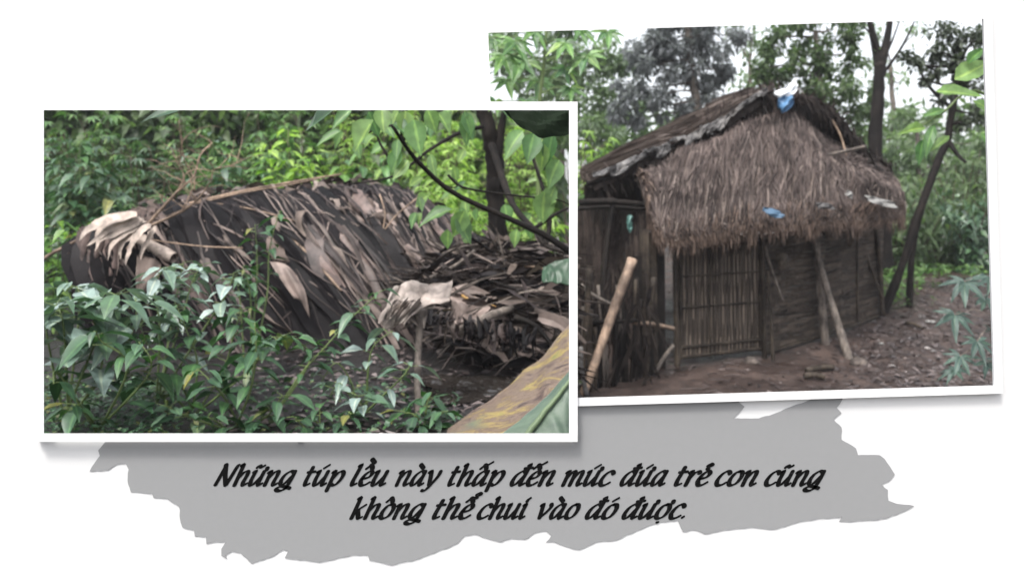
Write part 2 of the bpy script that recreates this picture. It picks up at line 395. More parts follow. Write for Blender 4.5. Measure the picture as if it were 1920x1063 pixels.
torn = [(205, 820), (184, 844), (187, 854), (168, 883), (203, 881), (219, 870), (236, 869), (241, 880), (239, 901), (245, 922), (285, 925), (288, 933), (313, 934), (336, 950), (337, 971), (342, 988), (364, 994), (365, 1005), (386, 1006), (387, 1019), (405, 1015), (423, 1015), (415, 1028), (415, 1041), (425, 1047), (423, 1040), (435, 1033), (451, 1036), (472, 1056), (508, 1044), (531, 1030), (540, 1033), (534, 1045), (599, 1054), (660, 1040), (690, 1041), (693, 1050), (733, 1059), (787, 1047), (857, 1019), (871, 1004), (890, 1001), (911, 1008), (939, 1016), (960, 1009), (984, 1011), (1002, 999), (1024, 995), (1034, 1004), (1024, 1016), (1038, 1015), (1073, 1028), (1087, 1030), (1117, 1016), (1156, 1012), (1195, 994), (1234, 979), (1271, 975), (1273, 980), (1281, 997), (1303, 993), (1322, 1001), (1359, 993), (1410, 988), (1450, 992), (1479, 984), (1508, 976), (1543, 971), (1579, 969), (1574, 977), (1596, 978), (1660, 972), (1694, 959), (1714, 948), (1689, 945), (1666, 938), (1665, 918), (1654, 908), (1667, 902), (1678, 889), (1659, 860), (1650, 853), (1609, 853), (1605, 840), (1578, 824), (1578, 801), (1563, 786), (1578, 774), (1569, 764), (1580, 748), (1578, 743), (1528, 745), (1518, 750), (1479, 764), (1450, 776), (1423, 784), (1376, 785), (1396, 762), (1386, 754), (1382, 748), (1088, 757), (1083, 760), (1081, 823), (700, 823)]
# roughen the torn edge between traced points
rt = []
for i, a in enumerate(torn):
    b2 = torn[(i + 1) % len(torn)]; rt.append(a); L_ = math.hypot(b2[0] - a[0], b2[1] - a[1])
    if L_ > 12 and not (a[1] < 825 and a[0] < 1100 and b2[1] < 825) and L_ < 120:
        k = int(L_ / 7)
        for j in range(1, k): rt.append((lerp(a[0], b2[0], j / k) + U(-.9, .9), lerp(a[1], b2[1], j / k) + U(-1.1, 1.1)))
PD = BD - .002
paper = thing('torn_paper', tuple(P(960, 1050, PD)), 'torn sheet of grey paper with two lines of black lettering below the pictures', 'paper')
curve_mesh('sheet', [[xz(*q, PD) for q in rt]], .0015, M['paper'], paper, PD)

GL = {  # pen strokes, x-height 1
 'n': ([[(.0, .86), (.17, 1.0), (.15, .5), (.12, 0)], [(.14, .42), (.42, .9), (.66, .98), (.72, .74), (.64, .22), (.74, .02), (.95, .16)]], .95),
 'h': ([[(.04, 1.36), (.18, 1.46), (.16, .7), (.12, 0)], [(.14, .42), (.42, .9), (.66, .98), (.72, .74), (.64, .22), (.74, .02), (.95, .16)]], .95),
 'u': ([[(.02, .9), (.16, 1.0), (.1, .34), (.18, .03), (.38, .1), (.66, .58)], [(.76, 1.0), (.68, .22), (.76, .02), (.96, .16)]], .97),
 'a': ([[(.74, .92), (.5, 1.0), (.2, .72), (.08, .28), (.2, .02), (.42, .14), (.68, .6)], [(.78, 1.0), (.68, .22), (.76, .02), (.96, .16)]], .97),
 'g': ([[(.76, .92), (.5, 1.0), (.2, .74), (.08, .32), (.2, .06), (.42, .16), (.68, .6)], [(.80, 1.0), (.72, .3), (.58, -.2), (.3, -.38), (.05, -.34), (.0, -.2), (.3, -.06), (.9, -.2)]], .97),
 't': ([[(.24, 1.28), (.2, .9), (.12, .3), (.2, .02), (.46, .14)], [(.0, .92), (.25, .95), (.52, .97)]], .56),
 'p': ([[(.04, .88), (.2, 1.0), (.17, .3), (.13, -.38)], [(.18, .42), (.45, .88), (.72, .98), (.86, .74), (.74, .28), (.5, .02), (.2, .1)]], .97),
 'l': ([[(.08, 1.34), (.22, 1.44), (.16, .8), (.1, .3), (.18, .02), (.42, .15)]], .45),
 'e': ([[(.12, .46), (.48, .56), (.64, .82), (.48, 1.0), (.22, .78), (.08, .36), (.2, .04), (.44, .03), (.72, .24)]], .74),
 'y': ([[(.0, .88), (.14, 1.0), (.26, .5), (.34, .06)], [(.82, 1.0), (.74, .6), (.46, .05), (.2, -.34), (-.04, -.36)]], .88),
 'd': ([[(.74, .92), (.5, 1.0), (.2, .72), (.08, .28), (.2, .02), (.42, .14), (.68, .6)], [(.70, 1.38), (.84, 1.46), (.78, .9), (.68, .22), (.76, .02), (.96, .16)], [(.54, 1.2), (.76, 1.22), (1.06, 1.25)]], .97),
 'm': ([[(.0, .86), (.17, 1.0), (.15, .5), (.12, 0)], [(.14, .42), (.38, .9), (.56, .98), (.62, .74), (.57, 0)], [(.6, .42), (.86, .9), (1.06, .98), (1.12, .74), (1.06, .22), (1.16, .02), (1.34, .16)]], 1.36),
 'c': ([[(.74, .84), (.62, .98), (.42, .96), (.2, .72), (.08, .32), (.2, .03), (.46, .03), (.74, .22)]], .74),
 'r': ([[(.0, .86), (.17, 1.0), (.15, .5), (.12, 0)], [(.14, .42), (.36, .86), (.58, .98), (.68, .88)]], .62),
 'o': ([[(.56, .98), (.3, .9), (.1, .5), (.12, .12), (.34, .01), (.62, .2), (.76, .62), (.68, .94), (.5, .99)]], .86),
 'k': ([[(.04, 1.36), (.18, 1.46), (.16, .7), (.12, 0)], [(.76, .98), (.5, .76), (.2, .46)], [(.34, .56), (.5, .2), (.62, .02), (.82, .12)]], .84),
 'i': ([[(.02, .9), (.16, 1.0), (.1, .34), (.18, .02), (.4, .16)], [(.14, 1.2), (.20, 1.34), (.32, 1.46)]], .44),
 'v': ([[(.0, .88), (.14, 1.0), (.2, .5), (.24, .04)], [(.24, .04), (.58, .46), (.76, .8), (.72, 1.0)]], .84),
 'N': ([[(.0, .03), (.1, .6), (.22, 1.42)], [(.18, 1.46), (.42, .7), (.72, .03)], [(.74, .04), (.88, .7), (1.02, 1.36), (1.12, 1.46)]], 1.12),
 '.': ([[(.05, .05), (.16, .15)]], .4)}
MK = {'tilde': [[(-.28, 1.24), (-.14, 1.38), (.06, 1.30), (.24, 1.42)]], 'acute': [[(-.04, 1.2), (.1, 1.32), (.28, 1.46)]],
      'grave': [[(-.16, 1.46), (-.02, 1.34), (.12, 1.22)]], 'circ': [[(-.26, 1.16), (-.02, 1.42), (.02, 1.42)], [(-.02, 1.44), (.1, 1.3), (.16, 1.16)]],
      'hook': [[(-.1, 1.36), (.06, 1.5), (.18, 1.4), (.02, 1.26), (.02, 1.16)]], 'dot': [[(-.06, -.28), (.04, -.26)]],
      'horn': [[(.30, .98), (.46, 1.06), (.46, 1.24)]], 'circ_acute': [[(.16, 1.44), (.3, 1.54), (.46, 1.66)]], 'circ_grave': [[(-.12, 1.84), (.02, 1.72), (.14, 1.60)]],
      'circ_hook': [[(.16, 1.66), (.32, 1.78), (.44, 1.68), (.26, 1.54), (.26, 1.46)]]}
SPECIAL = {'ữ': ('u', ['tilde', 'horn']), 'ú': ('u', ['acute']), 'ề': ('e', ['circ', 'circ_grave']), 'à': ('a', ['grave']), 'ấ': ('a', ['circ', 'circ_acute']),
           'đ': ('d', []), 'ế': ('e', ['circ', 'circ_acute']), 'ứ': ('u', ['acute', 'horn']), 'ẻ': ('e', ['hook']), 'ũ': ('u', ['tilde']),
           'ô': ('o', ['circ']), 'ể': ('e', ['circ', 'circ_hook']), 'ó': ('o', ['acute']), 'ư': ('u', ['horn']), 'ợ': ('o', ['horn', 'dot'])}
XH = 26.5
def pen(b, pts, tf, depth, wmul=1.0):
    """broad-nib stroke: thick on the down strokes, thin on the joins, with a real ink thickness"""
    pts = [V((x, y)) for x, y in pts]; n = max(4, len(pts) * 5); s = smooth(pts, n) if len(pts) > 2 else [pts[0].lerp(pts[1], i / 4) for i in range(5)]
    n = len(s); Lf = []; Rt = []
    for i, p in enumerate(s):
        t = (s[min(n - 1, i + 1)] - s[max(0, i - 1)]); t = t.normalized() if t.length > 1e-6 else V((0, -1))
        a = math.atan2(t.y, t.x); k = abs(math.sin(a - math.radians(30)))
        hw = (.066 + .094 * k ** 1.3) * wmul
        nr = V((-t.y, t.x)); Lf.append(p + nr * hw); Rt.append(p - nr * hw)
    def capw(p, a_, b_, dr):
        return [p + (a_ - p) * math.cos(x) + dr * ((a_ - p).length * math.sin(x)) * .8 for x in (math.pi * .17, math.pi * .33, math.pi * .5, math.pi * .67, math.pi * .83)]
    t0 = (s[0] - s[1]).normalized(); t1 = (s[-1] - s[-2]).normalized()
    ring = Lf + capw(s[-1], Lf[-1], Rt[-1], t1) + Rt[::-1] + capw(s[0], Rt[0], Lf[0], t0)
    m = len(ring); vs = [tf(q, depth) for q in ring] + [tf(q, depth) + V((0, .0008, 0)) for q in ring]
    fs = [(i, (i + 1) % m, m + (i + 1) % m, m + i) for i in range(m)]
    o2 = n + 5                                                  # index of the last right-hand point
    for i in range(n - 1): fs.append((i, i + 1, o2 + n - 2 - i, o2 + n - 1 - i))
    fs += [tuple(range(n - 1, n + 6)), tuple(list(range(o2 + n - 1, m)) + [0])]
    b.add(vs, fs)
def word(b, text, x0, x1, base):
    SL = .40; seq = []; x = 0
    for ch in text:
        g, mk = SPECIAL.get(ch, (ch, [])); st, adv = GL[g]; seq.append((st, mk, x, adv)); x += adv + .09
    lo, hi = 1e9, -1e9
    for st, mk, ox, adv in seq:
        for s in st:
            for q in s: lo = min(lo, ox + q[0] + SL * q[1]); hi = max(hi, ox + q[0] + SL * q[1])
    lo -= .13; hi += .13; sx = (x1 - x0) / (hi - lo); kz = 0
    for st, mk, ox, adv in seq:
        strokes = list(st)
        for k in mk:
            cx = .36 if k != 'dot' else .36
            if adv > .9 and k != 'horn': cx = .42
            if k == 'horn': cx = .42 if adv > .9 else .36
            strokes += [[(cx + q[0], q[1]) for q in s] for s in MK[k]]
        for s in strokes:
            kz += 1
            tf = lambda q, d, ox=ox: P(x0 + (ox + q[0] + SL * q[1] - lo) * sx, base - q[1] * XH, d)
            pen(b, s, tf, PD - .0009 - .00004 * (kz % 9))
for words, base in (([('Những', 400, 557), ('túp', 569, 647), ('lều', 657, 730), ('này', 740, 830), ('thấp', 840, 947), ('đến', 957, 1041), ('mức', 1052, 1154), ('đứa', 1163, 1254), ('trẻ', 1265, 1335), ('con', 1341, 1422), ('cũng', 1434, 1549)], 909.5),
                    ([('không', 655, 800), ('thể', 811, 890), ('chui', 895, 999), ('vào', 1008, 1088), ('đó', 1098, 1160), ('được.', 1167, 1287)], 971.5)):
    for t_, a_, z_ in words: mb = MB(); word(mb, t_, a_, z_, base); mb.build('lettering', M['ink'], paper)

# ------------------------------------------------------------------ plant builders
UP = V((0, 0, 1))
def palmate(b, p, out, size, n=7, droop=.35, wid=.27, seg=3):
    """hand-shaped leaf: lobes fanned round the end of its stalk"""
    out = out.normalized(); side = out.cross(UP)
    side = side.normalized() if side.length > 1e-3 else V((1, 0, 0))
    nrm = side.cross(out); tilt = U(-.4, .4); nrm = (nrm + side * tilt).normalized(); side = out.cross(nrm).normalized()
    for k in range(n):
        a = math.radians(lerp(-125, 125, k / (n - 1)) + U(-6, 6))
        d = out * math.cos(a) + side * math.sin(a)
        L = size * (1 - .33 * abs(a) / 2.2) * U(.88, 1.08)
        b.leaf(p, d, nrm, L, L * wid, droop, .16, seg)
def cassava(px, d, h, r, seed, label, mat, nst=3, per=34, size=.15, group='cassava shrubs of the thicket', lowcut=.25, clip=None, seg=3, base=None):
    global R; R = random.Random(seed)
    g = base or G(px, d); t = thing('cassava_shrub', tuple(g), label, 'shrub', group)
    st = MB(); lv = MB()
    for k in range(nst):
        a = U(0, 6.28); top = g + V((math.cos(a) * r * U(.2, .8), math.sin(a) * r * U(.2, .8), h * U(.8, 1.05)))
        pts = smooth([g + V((U(-.08, .08), U(-.08, .08), -.03)), g.lerp(top, .5) + V((U(-.1, .1), U(-.1, .1), 0)), top], 7)
        st.tube(pts, [.016 - .0018 * i for i in range(7)], 5)
        for j in range(per):
            f = lowcut + (1 - lowcut) * (j + U(0, 1)) / per; p = cat(pts, f); a = U(0, 6.28)
            o = V((math.cos(a), math.sin(a), U(-.1, .5) + (.5 if f > .9 else 0))); L = U(.12, .42) * (1.25 - .5 * f) * (r / .6)
            q = p + o.normalized() * L
            if clip and not clip(q): continue
            st.tube([p, p.lerp(q, .5) + V((0, 0, .02)), q], .004, 3, False)
            palmate(lv, q, V((o.x, o.y, -.25 + U(-.3, .3))), size * U(.7, 1.15), R.choice((5, 7, 7)), U(.2, .5), seg=seg)
    st.build('stem', M['brown_stem'], t); lv.build('foliage', M[mat], t); return t
def crown(b, blobs, d, depth, n, L, W, seg=3, sub=7):
    """leaf clumps through the volume of a crown: blobs in photograph pixels at distance d"""
    for bx, by, br in blobs:
        c = P(bx, by, d); r = br / FPX * d
        cl = [(c + V((rv.x * r, rv.y * depth * r, rv.z * r)) * 1.0 if False else c + V((rv.x * r * .8, rv.y * depth * r, rv.z * r * .8)), r * U(.22, .45)) for rv in [rvec() * U(.3, 1.25) for _ in range(sub)]]
        m = int(2.1 * n * (br / 45) ** 1.6)
        for k in range(m):
            cc, cr = R.choice(cl); o = rvec() * (cr * U(.2, 1) ** .6)
            p = cc + o; dr = (o.normalized() + rvec() * .8 + V((0, 0, -.5))).normalized()
            b.leaf(p, dr, (UP + rvec() * .7).normalized(), .66 * L * U(.6, 1.25), .75 * W * U(.7, 1.2), U(0, .3), .15, seg)
def tree(name, label, trunk, rad, limbs, blobs, d, n, L, W, mat, bark='bark_mid', cat_='tree', seed=1, depth=1.0, sub=10, seg=3, group=None):
    global R; R = random.Random(seed)
    pts = [P(*q) if len(q) == 3 else q for q in trunk]
    t = thing(name, tuple(pts[0]), label, cat_, group)
    mb = MB(); k = 26; s = smooth(pts, k); mb.tube([p + rvec() * rad[0] * .12 for p in s], [lerp(rad[0], rad[1], i / (k - 1)) * U(.88, 1.12) for i in range(k)], 11)
    mb.build('trunk', M[bark], t, sm=True)
    for lb, r0 in limbs:
        q = [P(*c) for c in lb]; mb = MB(); kk = max(6, len(q) * 4); mb.tube(smooth(q, kk), [lerp(r0, r0 * .35, i / (kk - 1)) for i in range(kk)], 7); mb.build('branch', M[bark], t, sm=True)
    if blobs:
        lv = MB(); crown(lv, blobs, d, depth, n, L, W, seg, sub)
        tw = None                                                    # twigs that carry the clumps
        for bx, by, br in blobs:
            c = P(bx, by, d); a = min([p for p in s], key=lambda p: (p - c).length)
            tw = MB(); tw.tube(smooth([a, a.lerp(c, .5) + rvec() * .1, c], 6), [.03, .025, .02, .016, .012, .008], 5); tw.build('limb', M[bark], t)
        lv.build('crown', M[mat], t)
    return t
def shrub(px, d, stems, leafL, leafW, seed, label, mat, name='leafy_shrub', group=None, droop=.35, nl=None, cat_='shrub', sm='green_stem', rad=.007, seg=4, t0=.2):
    """stems: list of pixel polylines [(px,py,d)...] or (end, n leaves)"""
    global R; R = random.Random(seed)
    g = G(px, d); t = thing(name, tuple(g), label, cat_, group)
    st = MB(); lv = MB()
    for pl, n in stems:
        n = int(n * (1.25 if g.x < -1.15 else .85))
        q = [g + V((U(-.03, .03), U(-.03, .03), -.02))] + [P(*c) for c in pl]; kk = max(6, len(q) * 4); s = smooth(q, kk)
        st.tube(s, [lerp(rad, rad * .3, i / (kk - 1)) for i in range(kk)], 5, False)
        for j in range(n):
            f = t0 + (1 - t0) * ((j + U(0, .8)) / n) ** .8; f = min(f, .995); p = cat(q, f); a = j * 2.4 + U(-.4, .4)
            o = V((math.cos(a), math.sin(a), U(-.05, .45))); pet = leafL * U(.15, .4); pp = p + o.normalized() * pet
            st.tube([p, pp], .0022, 3, False); sz = U(.42, 1.12) * (1 if f < .93 else .7)
            dr = V((o.x, o.y, U(-.45, .15)))
            lv.leaf(pp, dr, (UP + rvec() * .35).normalized(), leafL * sz * U(.85, 1.2), leafW * sz * U(.68, 1.12), U(.1, .6) * droop / .35, U(.08, .26), seg)
    st.build('stem', M[sm], t); lv.build('foliage', M[mat], t, sm=True); return t

exec_left = True
# ------------------------------------------------------------------ LEFT: thicket behind the low shelter
def clipL(q):
    px = 960 + FPX * q.x / q.y; py = HOR - FPX * (q.z - EYE) / q.y
    return px < 1058 and not (px > 890 and py < 204)
rows = [(8.9, [(60, .8), (190, 1.1), (330, .9), (470, 1.0), (600, 1.15), (720, 1.1), (850, 1.0), (980, .9)], 1.0),
        (10.2, [(20, .9), (150, 1.1), (290, 1.2), (430, 1.15), (560, 1.2), (690, 1.3), (820, 1.3), (950, 1.2)], 1.45),
        (11.8, [(60, 1.1), (210, 1.25), (360, 1.3), (520, 1.3), (670, 1.35), (830, 1.3), (970, 1.3)], 1.75)]
tone = ['dark blue-green', 'mid green', 'bright yellow-green']
i = 0
where = {0: 'front row', 1: 'middle row', 2: 'back row'}
def spot(px):
    return ('at the left edge of the view' if px < 110 else 'above the pale end of the shelter' if px < 240 else 'behind the bare dead twigs' if px < 400 else
            'behind the start of the ridge pole' if px < 520 else 'above the middle of the shelter ridge' if px < 650 else 'behind the sapling with heart-shaped leaves' if px < 770 else
            'above the sunken right end of the shelter' if px < 900 else 'beside the dark forked trunk')
for rI, (d, row, hh) in enumerate(rows):
    for px, k in row:
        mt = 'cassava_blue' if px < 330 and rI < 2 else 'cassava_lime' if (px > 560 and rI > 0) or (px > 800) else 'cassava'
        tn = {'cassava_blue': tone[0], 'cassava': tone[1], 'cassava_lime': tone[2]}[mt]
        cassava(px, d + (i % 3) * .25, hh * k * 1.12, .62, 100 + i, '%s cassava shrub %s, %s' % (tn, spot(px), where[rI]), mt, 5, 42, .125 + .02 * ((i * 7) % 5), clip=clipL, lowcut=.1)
        i += 1
for k, (px, d, tops, lab, mt) in enumerate([(150, 8.6, [(110, 300), (150, 260), (190, 310), (130, 350)], 'broad leaved bush in the thicket over the pale end of the shelter', 'shrub'),
        (400, 8.7, [(360, 290), (400, 250), (440, 300), (420, 330)], 'broad leaved bush in the thicket just behind the dead twigs', 'cassava_blue'), (545, 8.8, [(500, 270), (540, 240), (590, 280), (560, 310)], 'pale broad leaved bush in the thicket over the ridge pole', 'cassava_lime'),
        (670, 9.2, [(640, 290), (680, 260), (720, 300), (700, 320)], 'broad leaved bush in the thicket behind the slanting sapling', 'cassava'), (850, 9.4, [(810, 300), (850, 260), (880, 310), (830, 340)], 'pale broad leaved bush in the thicket left of the forked trunk', 'cassava_lime')]):
    shrub(px, d, [([((px + x) / 2, 420, d), (x, y, d + .1)], 30) for x, y in tops] + [([(x + 20, y + 60, d - .1)], 22) for x, y in tops], .19, .10, 500 + k, lab, mt, group='broad leaved bushes of the thicket', t0=.35, rad=.010)
R = random.Random(5); mb = MB()
for k in range(11000):
    px = U(-120, 1056); d = U(13.2, 15); py = U(60, 430) if R.random() < .7 else U(130, 260)
    if px > 880 and py < 212: continue
    mb.leaf(P(px, py, d), rvec() + V((0, 0, -.4)), (UP + rvec()).normalized(), U(.2, .42), U(.12, .2), .2, .1, 3)
for k in range(3500):
    px = U(-120, 1056); py = U(40, 420)
    if px > 880 and py < 216: continue
    mb.leaf(P(px, py, U(15.4, 16.2)), rvec() + V((0, 0, -.4)), (V((0, -1, .4)) + rvec() * .6).normalized(), U(.4, .6), U(.25, .4), .2, .1, 3)
tag(mb.build('undergrowth', M['tree_green'], origin=tuple(G(500, 14))), kind='stuff')

# ------------------------------------------------------------------ LEFT: the low shelter
RIDGE = [P(*q) for q in [(166, 450, 6.35), (258, 403, 6.4), (385, 370, 6.6), (560, 354, 7.0), (740, 356, 7.8), (850, 420, 8.3), (905, 490, 8.6)]]
BASE = [P(*q) for q in [(162, 640, 6.05), (340, 664, 5.85), (580, 668, 5.8), (800, 648, 6.0), (890, 606, 6.8), (935, 575, 7.4), (965, 550, 7.9)]]
def SH(u, v):
    a = cat(RIDGE, u); b_ = cat(BASE, u); p = a.lerp(b_, v)
    return p + V((-.03, -.20, .17)) * math.sin(math.pi * min(1, v) ** .8) + V((0, -.03, .03)) * noise.noise(V((u * 14, v * 3, 2)))
def SHB(u, v):
    a = cat(RIDGE, u); b_ = a + V((-.25, .95, 0)); b_.z = .55; return a.lerp(b_, v) + V((0, .1, .12)) * math.sin(math.pi * v)
sh = thing('leaf_shelter', tuple(G(470, 6.6)), 'low tunnel shelter covered with dark bark sheets and dry brown leaves', 'shelter')
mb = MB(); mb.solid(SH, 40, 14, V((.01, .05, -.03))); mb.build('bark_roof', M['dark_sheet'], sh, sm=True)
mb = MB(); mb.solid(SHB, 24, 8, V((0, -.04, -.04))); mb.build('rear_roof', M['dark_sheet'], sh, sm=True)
mb = MB()                                                            # closed left end
mb.grid(lambda u, v: (cat(RIDGE, 0).lerp(cat(RIDGE, 0) + V((-.1, .9, -.5)), u)).lerp((cat(BASE, 0)).lerp(cat(BASE, 0) + V((-.1, 1.1, 0)), u), v) + V((-.06 * math.sin(3.1 * u), 0, 0)), 8, 8)
mb.build('end_wall', M['dry_leaf'], sh)
def on_shelter(b, n, seed, w0, w1, l0, l1, u0=.02, u1=.98, v0=-.04, v1=.8, lift=.04, curl=.12, dens=None, slant=.02):
    global R; R = random.Random(seed); k = 0
    while k < n:
        u = U(u0, u1); v = U(v0, v1)
        if dens and R.random() > dens(u, v): continue
        k += 1; L = U(l0, l1); w_ = U(w0, w1); pts = []; wd = []; lf0 = U(.005, lift); du = U(-slant, slant); m = 7
        tw = U(-.03, .03)
        for j in range(m):
            f = j / (m - 1); vv = min(1.06, v + L * f)
            p = SH(min(.995, max(.005, u + du * f + .006 * math.sin(6 * f + k))), max(vv, 0)) + V((-.02, -.75, .6)) * (lf0 * (.5 + .9 * math.sin(3.14 * f) ** 2 * U(.4, 1.2)) + .012)
            if vv < 0: p = p + V((.1 * vv, .25 * vv, -vv * .25))
            pts.append(p); wd.append(w_ * (.35 + .75 * math.sin(3.14 * (.12 + .8 * f))) * U(.75, 1.2))
        b.strip(pts, (V((.86, .45, tw * 8)) + rvec() * .35).normalized(), wd, U(-curl, curl))
mb = MB(); on_shelter(mb, 110, 11, .07, .22, .5, 1.0, v0=-.03, v1=.25, lift=.03, curl=.10, slant=.015); tag(mb.build('bark_sheet', M['dark_sheet'], sh, sm=True), kind='stuff')
cl = [(.22, .5), (.29, .35), (.455, 1.1), (.50, .8), (.55, .9), (.59, .9), (.645, 1.1), (.69, 1.1), (.73, 1.0), (.775, 1.1), (.82, 1.0), (.865, .9), (.91, .7), (.95, .6)]
ml = MB(); mc = MB(); mf = MB(); mp_ = MB()
for ci, (uc, dn_) in enumerate(cl):
    a = uc - .016; b_ = uc + .018
    on_shelter(ml, int(9 * dn_), 300 + ci, .015, .06, .25, .8, lift=.09, curl=.5, u0=a, u1=b_, v0=-.05, v1=.65, slant=.018)
    on_shelter(mc, int(2.6 * dn_), 330 + ci, .06, .15, .15, .42, lift=.12, curl=.55, u0=a, u1=b_, v0=.05, v1=.75, slant=.02)
    on_shelter(mf, int(26 * dn_), 360 + ci, .005, .018, .2, .9, lift=.10, curl=.2, u0=a - .012, u1=b_ + .012, v0=-.06, v1=.7, slant=.03)
    on_shelter(mp_, int(6 * dn_), 390 + ci, .015, .05, .05, .2, lift=.12, curl=.5, u0=a - .01, u1=b_ + .01, v0=-.05, v1=.8, slant=.05)
tag(ml.build('dry_leaf', M['dry_leaf'], sh, sm=True), kind='stuff'); tag(mc.build('curled_leaf', M['curled_leaf'], sh, sm=True), kind='stuff')
tag(mf.build('leaf_fibre', M['dry_leaf'], sh), kind='stuff'); tag(mp_.build('pale_leaf_scrap', M['thatch_pale'], sh, sm=True), kind='stuff')
mb = MB(); on_shelter(mb, 260, 13, .004, .014, .1, .5, lift=.06, curl=.2, slant=.08); tag(mb.build('loose_fibre', M['dry_leaf'], sh), kind='stuff')
# ragged crest along the ridge
R = random.Random(15); mb = MB()
for k in range(150):
    u = U(.12, .95); p = cat(RIDGE, u) + V((U(-.05, .05), U(-.1, .1), U(-.02, .04))); dr = V((U(-.7, .9), U(-.6, .2), U(-.15, .45)))
    mb.strip([p, p + dr * U(.06, .12), p + dr * U(.13, .25) - V((0, 0, .05))], rvec(), [U(.03, .08), U(.03, .09), U(.005, .03)], U(-.3, .3))
tag(mb.build('ridge_leaf', M['dry_leaf'], sh), kind='stuff')
# hanging rags of leaf at the left end
R = random.Random(16); mb = MB()
for k in range(90):
    u = U(.05, .23); v = U(.02, .3); p = SH(u, v) + V((U(-.02, .02), -.06 - U(0, .08), .03)); L = U(.2, .6); m = 6
    mb.strip([p + V((.03 * math.sin(j + k), -.02 * j / m, -L * j / (m - 1))) for j in range(m)], V((1, U(-.4, .4), 0)), [U(.03, .09) * (1 - .1 * j) for j in range(m)], U(-.4, .4))
tag(mb.build('hanging_leaf', M['curled_leaf'], sh, sm=True), kind='stuff')
# big pale dry leaves at the left end, as real folded sheets
def sheet_px(cols, d, rumple, seed, name, mat, parent, th=.006, n=10):
    """cols: list of pixel rows [(px,py,dd)...], all of the same length: a lofted leaf"""
    A = [[P(*q) for q in r] for r in cols]
    def f(u, v):
        rows_ = [cat(r, v) for r in A]; p = cat(rows_, u) if len(rows_) > 2 else rows_[0].lerp(rows_[1], u)
        return p + V((.3, -1, .5)) * (rumple * noise.noise(V((u * 3.2 + seed, v * 3.2, seed)))) + V((0, -1, .3)) * (rumple * .5 * math.sin(v * 9 + seed))
    b = MB(); b.solid(f, n, n, V((0, th, -th * .5))); return b.build(name, mat, parent, sm=True)
R = random.Random(18)
for k, (ln, w_) in enumerate((([(258, 402), (205, 414), (172, 428), (150, 452)], .10), ([(262, 408), (222, 424), (190, 442), (176, 470)], .11), ([(268, 412), (236, 430), (212, 452), (200, 488)], .10), ([(272, 416), (250, 436), (232, 458), (226, 486)], .09),
                              ([(284, 420), (262, 440), (244, 470), (236, 500)], .07), ([(256, 406), (215, 420), (188, 438), (160, 462)], .08), ([(290, 426), (276, 448), (262, 480), (254, 520)], .06), ([(240, 408), (200, 424), (184, 450), (190, 478)], .07))):
    mb = MB(); q = smooth([P(x, y, 5.74 + .02 * (k % 4) - .05 * i) for i, (x, y) in enumerate(ln)], 12)
    mb.strip([p + rvec() * .006 for p in q], V((-.385, .63, .63)), [w_ * f for f in (.5, .8, 1, 1.05, 1, 1.05, .95, .85, .7, .5, .3, .05)], (-.16, .22, .12, -.2)[k % 4]); mb.build('pale_leaf', M['pale_leaf'], sh, sm=True)
sheet_px([[(258, 478, 5.68), (280, 482, 5.68), (300, 492, 5.68)], [(256, 520, 5.60), (278, 515, 5.60), (296, 522, 5.60)], [(256, 560, 5.58), (268, 552, 5.58), (285, 540, 5.58)]], 6.0, .03, 9, 'pale_leaf', M['thatch_pale'], sh)
sheet_px([[(500, 432, 6.2), (515, 430, 6.2), (528, 440, 6.2)], [(498, 462, 6.0), (520, 462, 6.0), (536, 476, 6.0)], [(512, 488, 5.95), (530, 490, 5.95), (545, 492, 5.95)]], 6.0, .03, 12, 'pale_leaf', M['thatch_pale'], sh)
sheet_px([[(505, 490, 5.8), (530, 492, 5.8), (556, 515, 5.8)], [(524, 520, 5.7), (548, 525, 5.7), (572, 548, 5.7)], [(552, 560, 5.7), (566, 566, 5.7), (580, 596, 5.7)]], 6.0, .03, 15, 'brown_leaf', M['dry_leaf'], sh)
mb = MB(); q = smooth([P(262, 447, 5.98), P(285, 462, 5.92), P(306, 474, 5.88), P(326, 484, 5.85)], 12)
mb.tube(q, [.046 + .004 * math.sin(k) for k in range(12)], 14, False); mb.tube([p + V((.003, .004, 0)) for p in q], .038, 14, False)
mb.build('bark_roll', M['pale_leaf'], sh, sm=True)
def pole(name, pts, r0, r1, mat, label=None, cat_='pole', parent=None, n=14, group=None, wob=.0, part='stick'):
    q = smooth([P(*c) for c in pts], n); q = [p + rvec() * wob for p in q]; b = MB(); b.tube(q, [lerp(r0, r1, k / (n - 1)) * (1 + .06 * math.sin(3 * k)) for k in range(n)], 8)
    if parent is not None: return b.build(name, M[mat], parent, sm=True)
    return tag(b.build(name, M[mat], origin=tuple(q[0]), sm=True), label, cat_, group)
pole('long_pole', [(236, 412, 6.3), (338, 386, 6.35), (444, 361, 6.5), (545, 342, 6.7), (640, 327, 6.9)], .014, .008, 'twig', 'long thin bare pole lying along the ridge of the shelter')
pole('long_pole', [(330, 392, 6.3), (444, 364, 6.45), (540, 347, 6.6), (600, 335, 6.7)], .009, .005, 'twig', 'shorter thin stick lying just under the ridge pole')
pole('stick', [(60, 500, 6.0), (100, 474, 6.05), (155, 446, 6.1)], .016, .011, 'twig', 'brown stick poking out to the left under the pale leaves', 'stick')
pole('stick', [(555, 415, 6.2), (470, 392, 6.3), (380, 378, 6.4)], .008, .005, 'twig', 'thin twig crossing the dark sheets below the ridge', 'stick')
pole('stick', [(455, 465, 5.8), (380, 462, 5.85), (300, 452, 5.9), (265, 446, 5.95)], .006, .004, 'twig', 'thin pale twig lying across the dark sheet near the bark roll', 'stick')
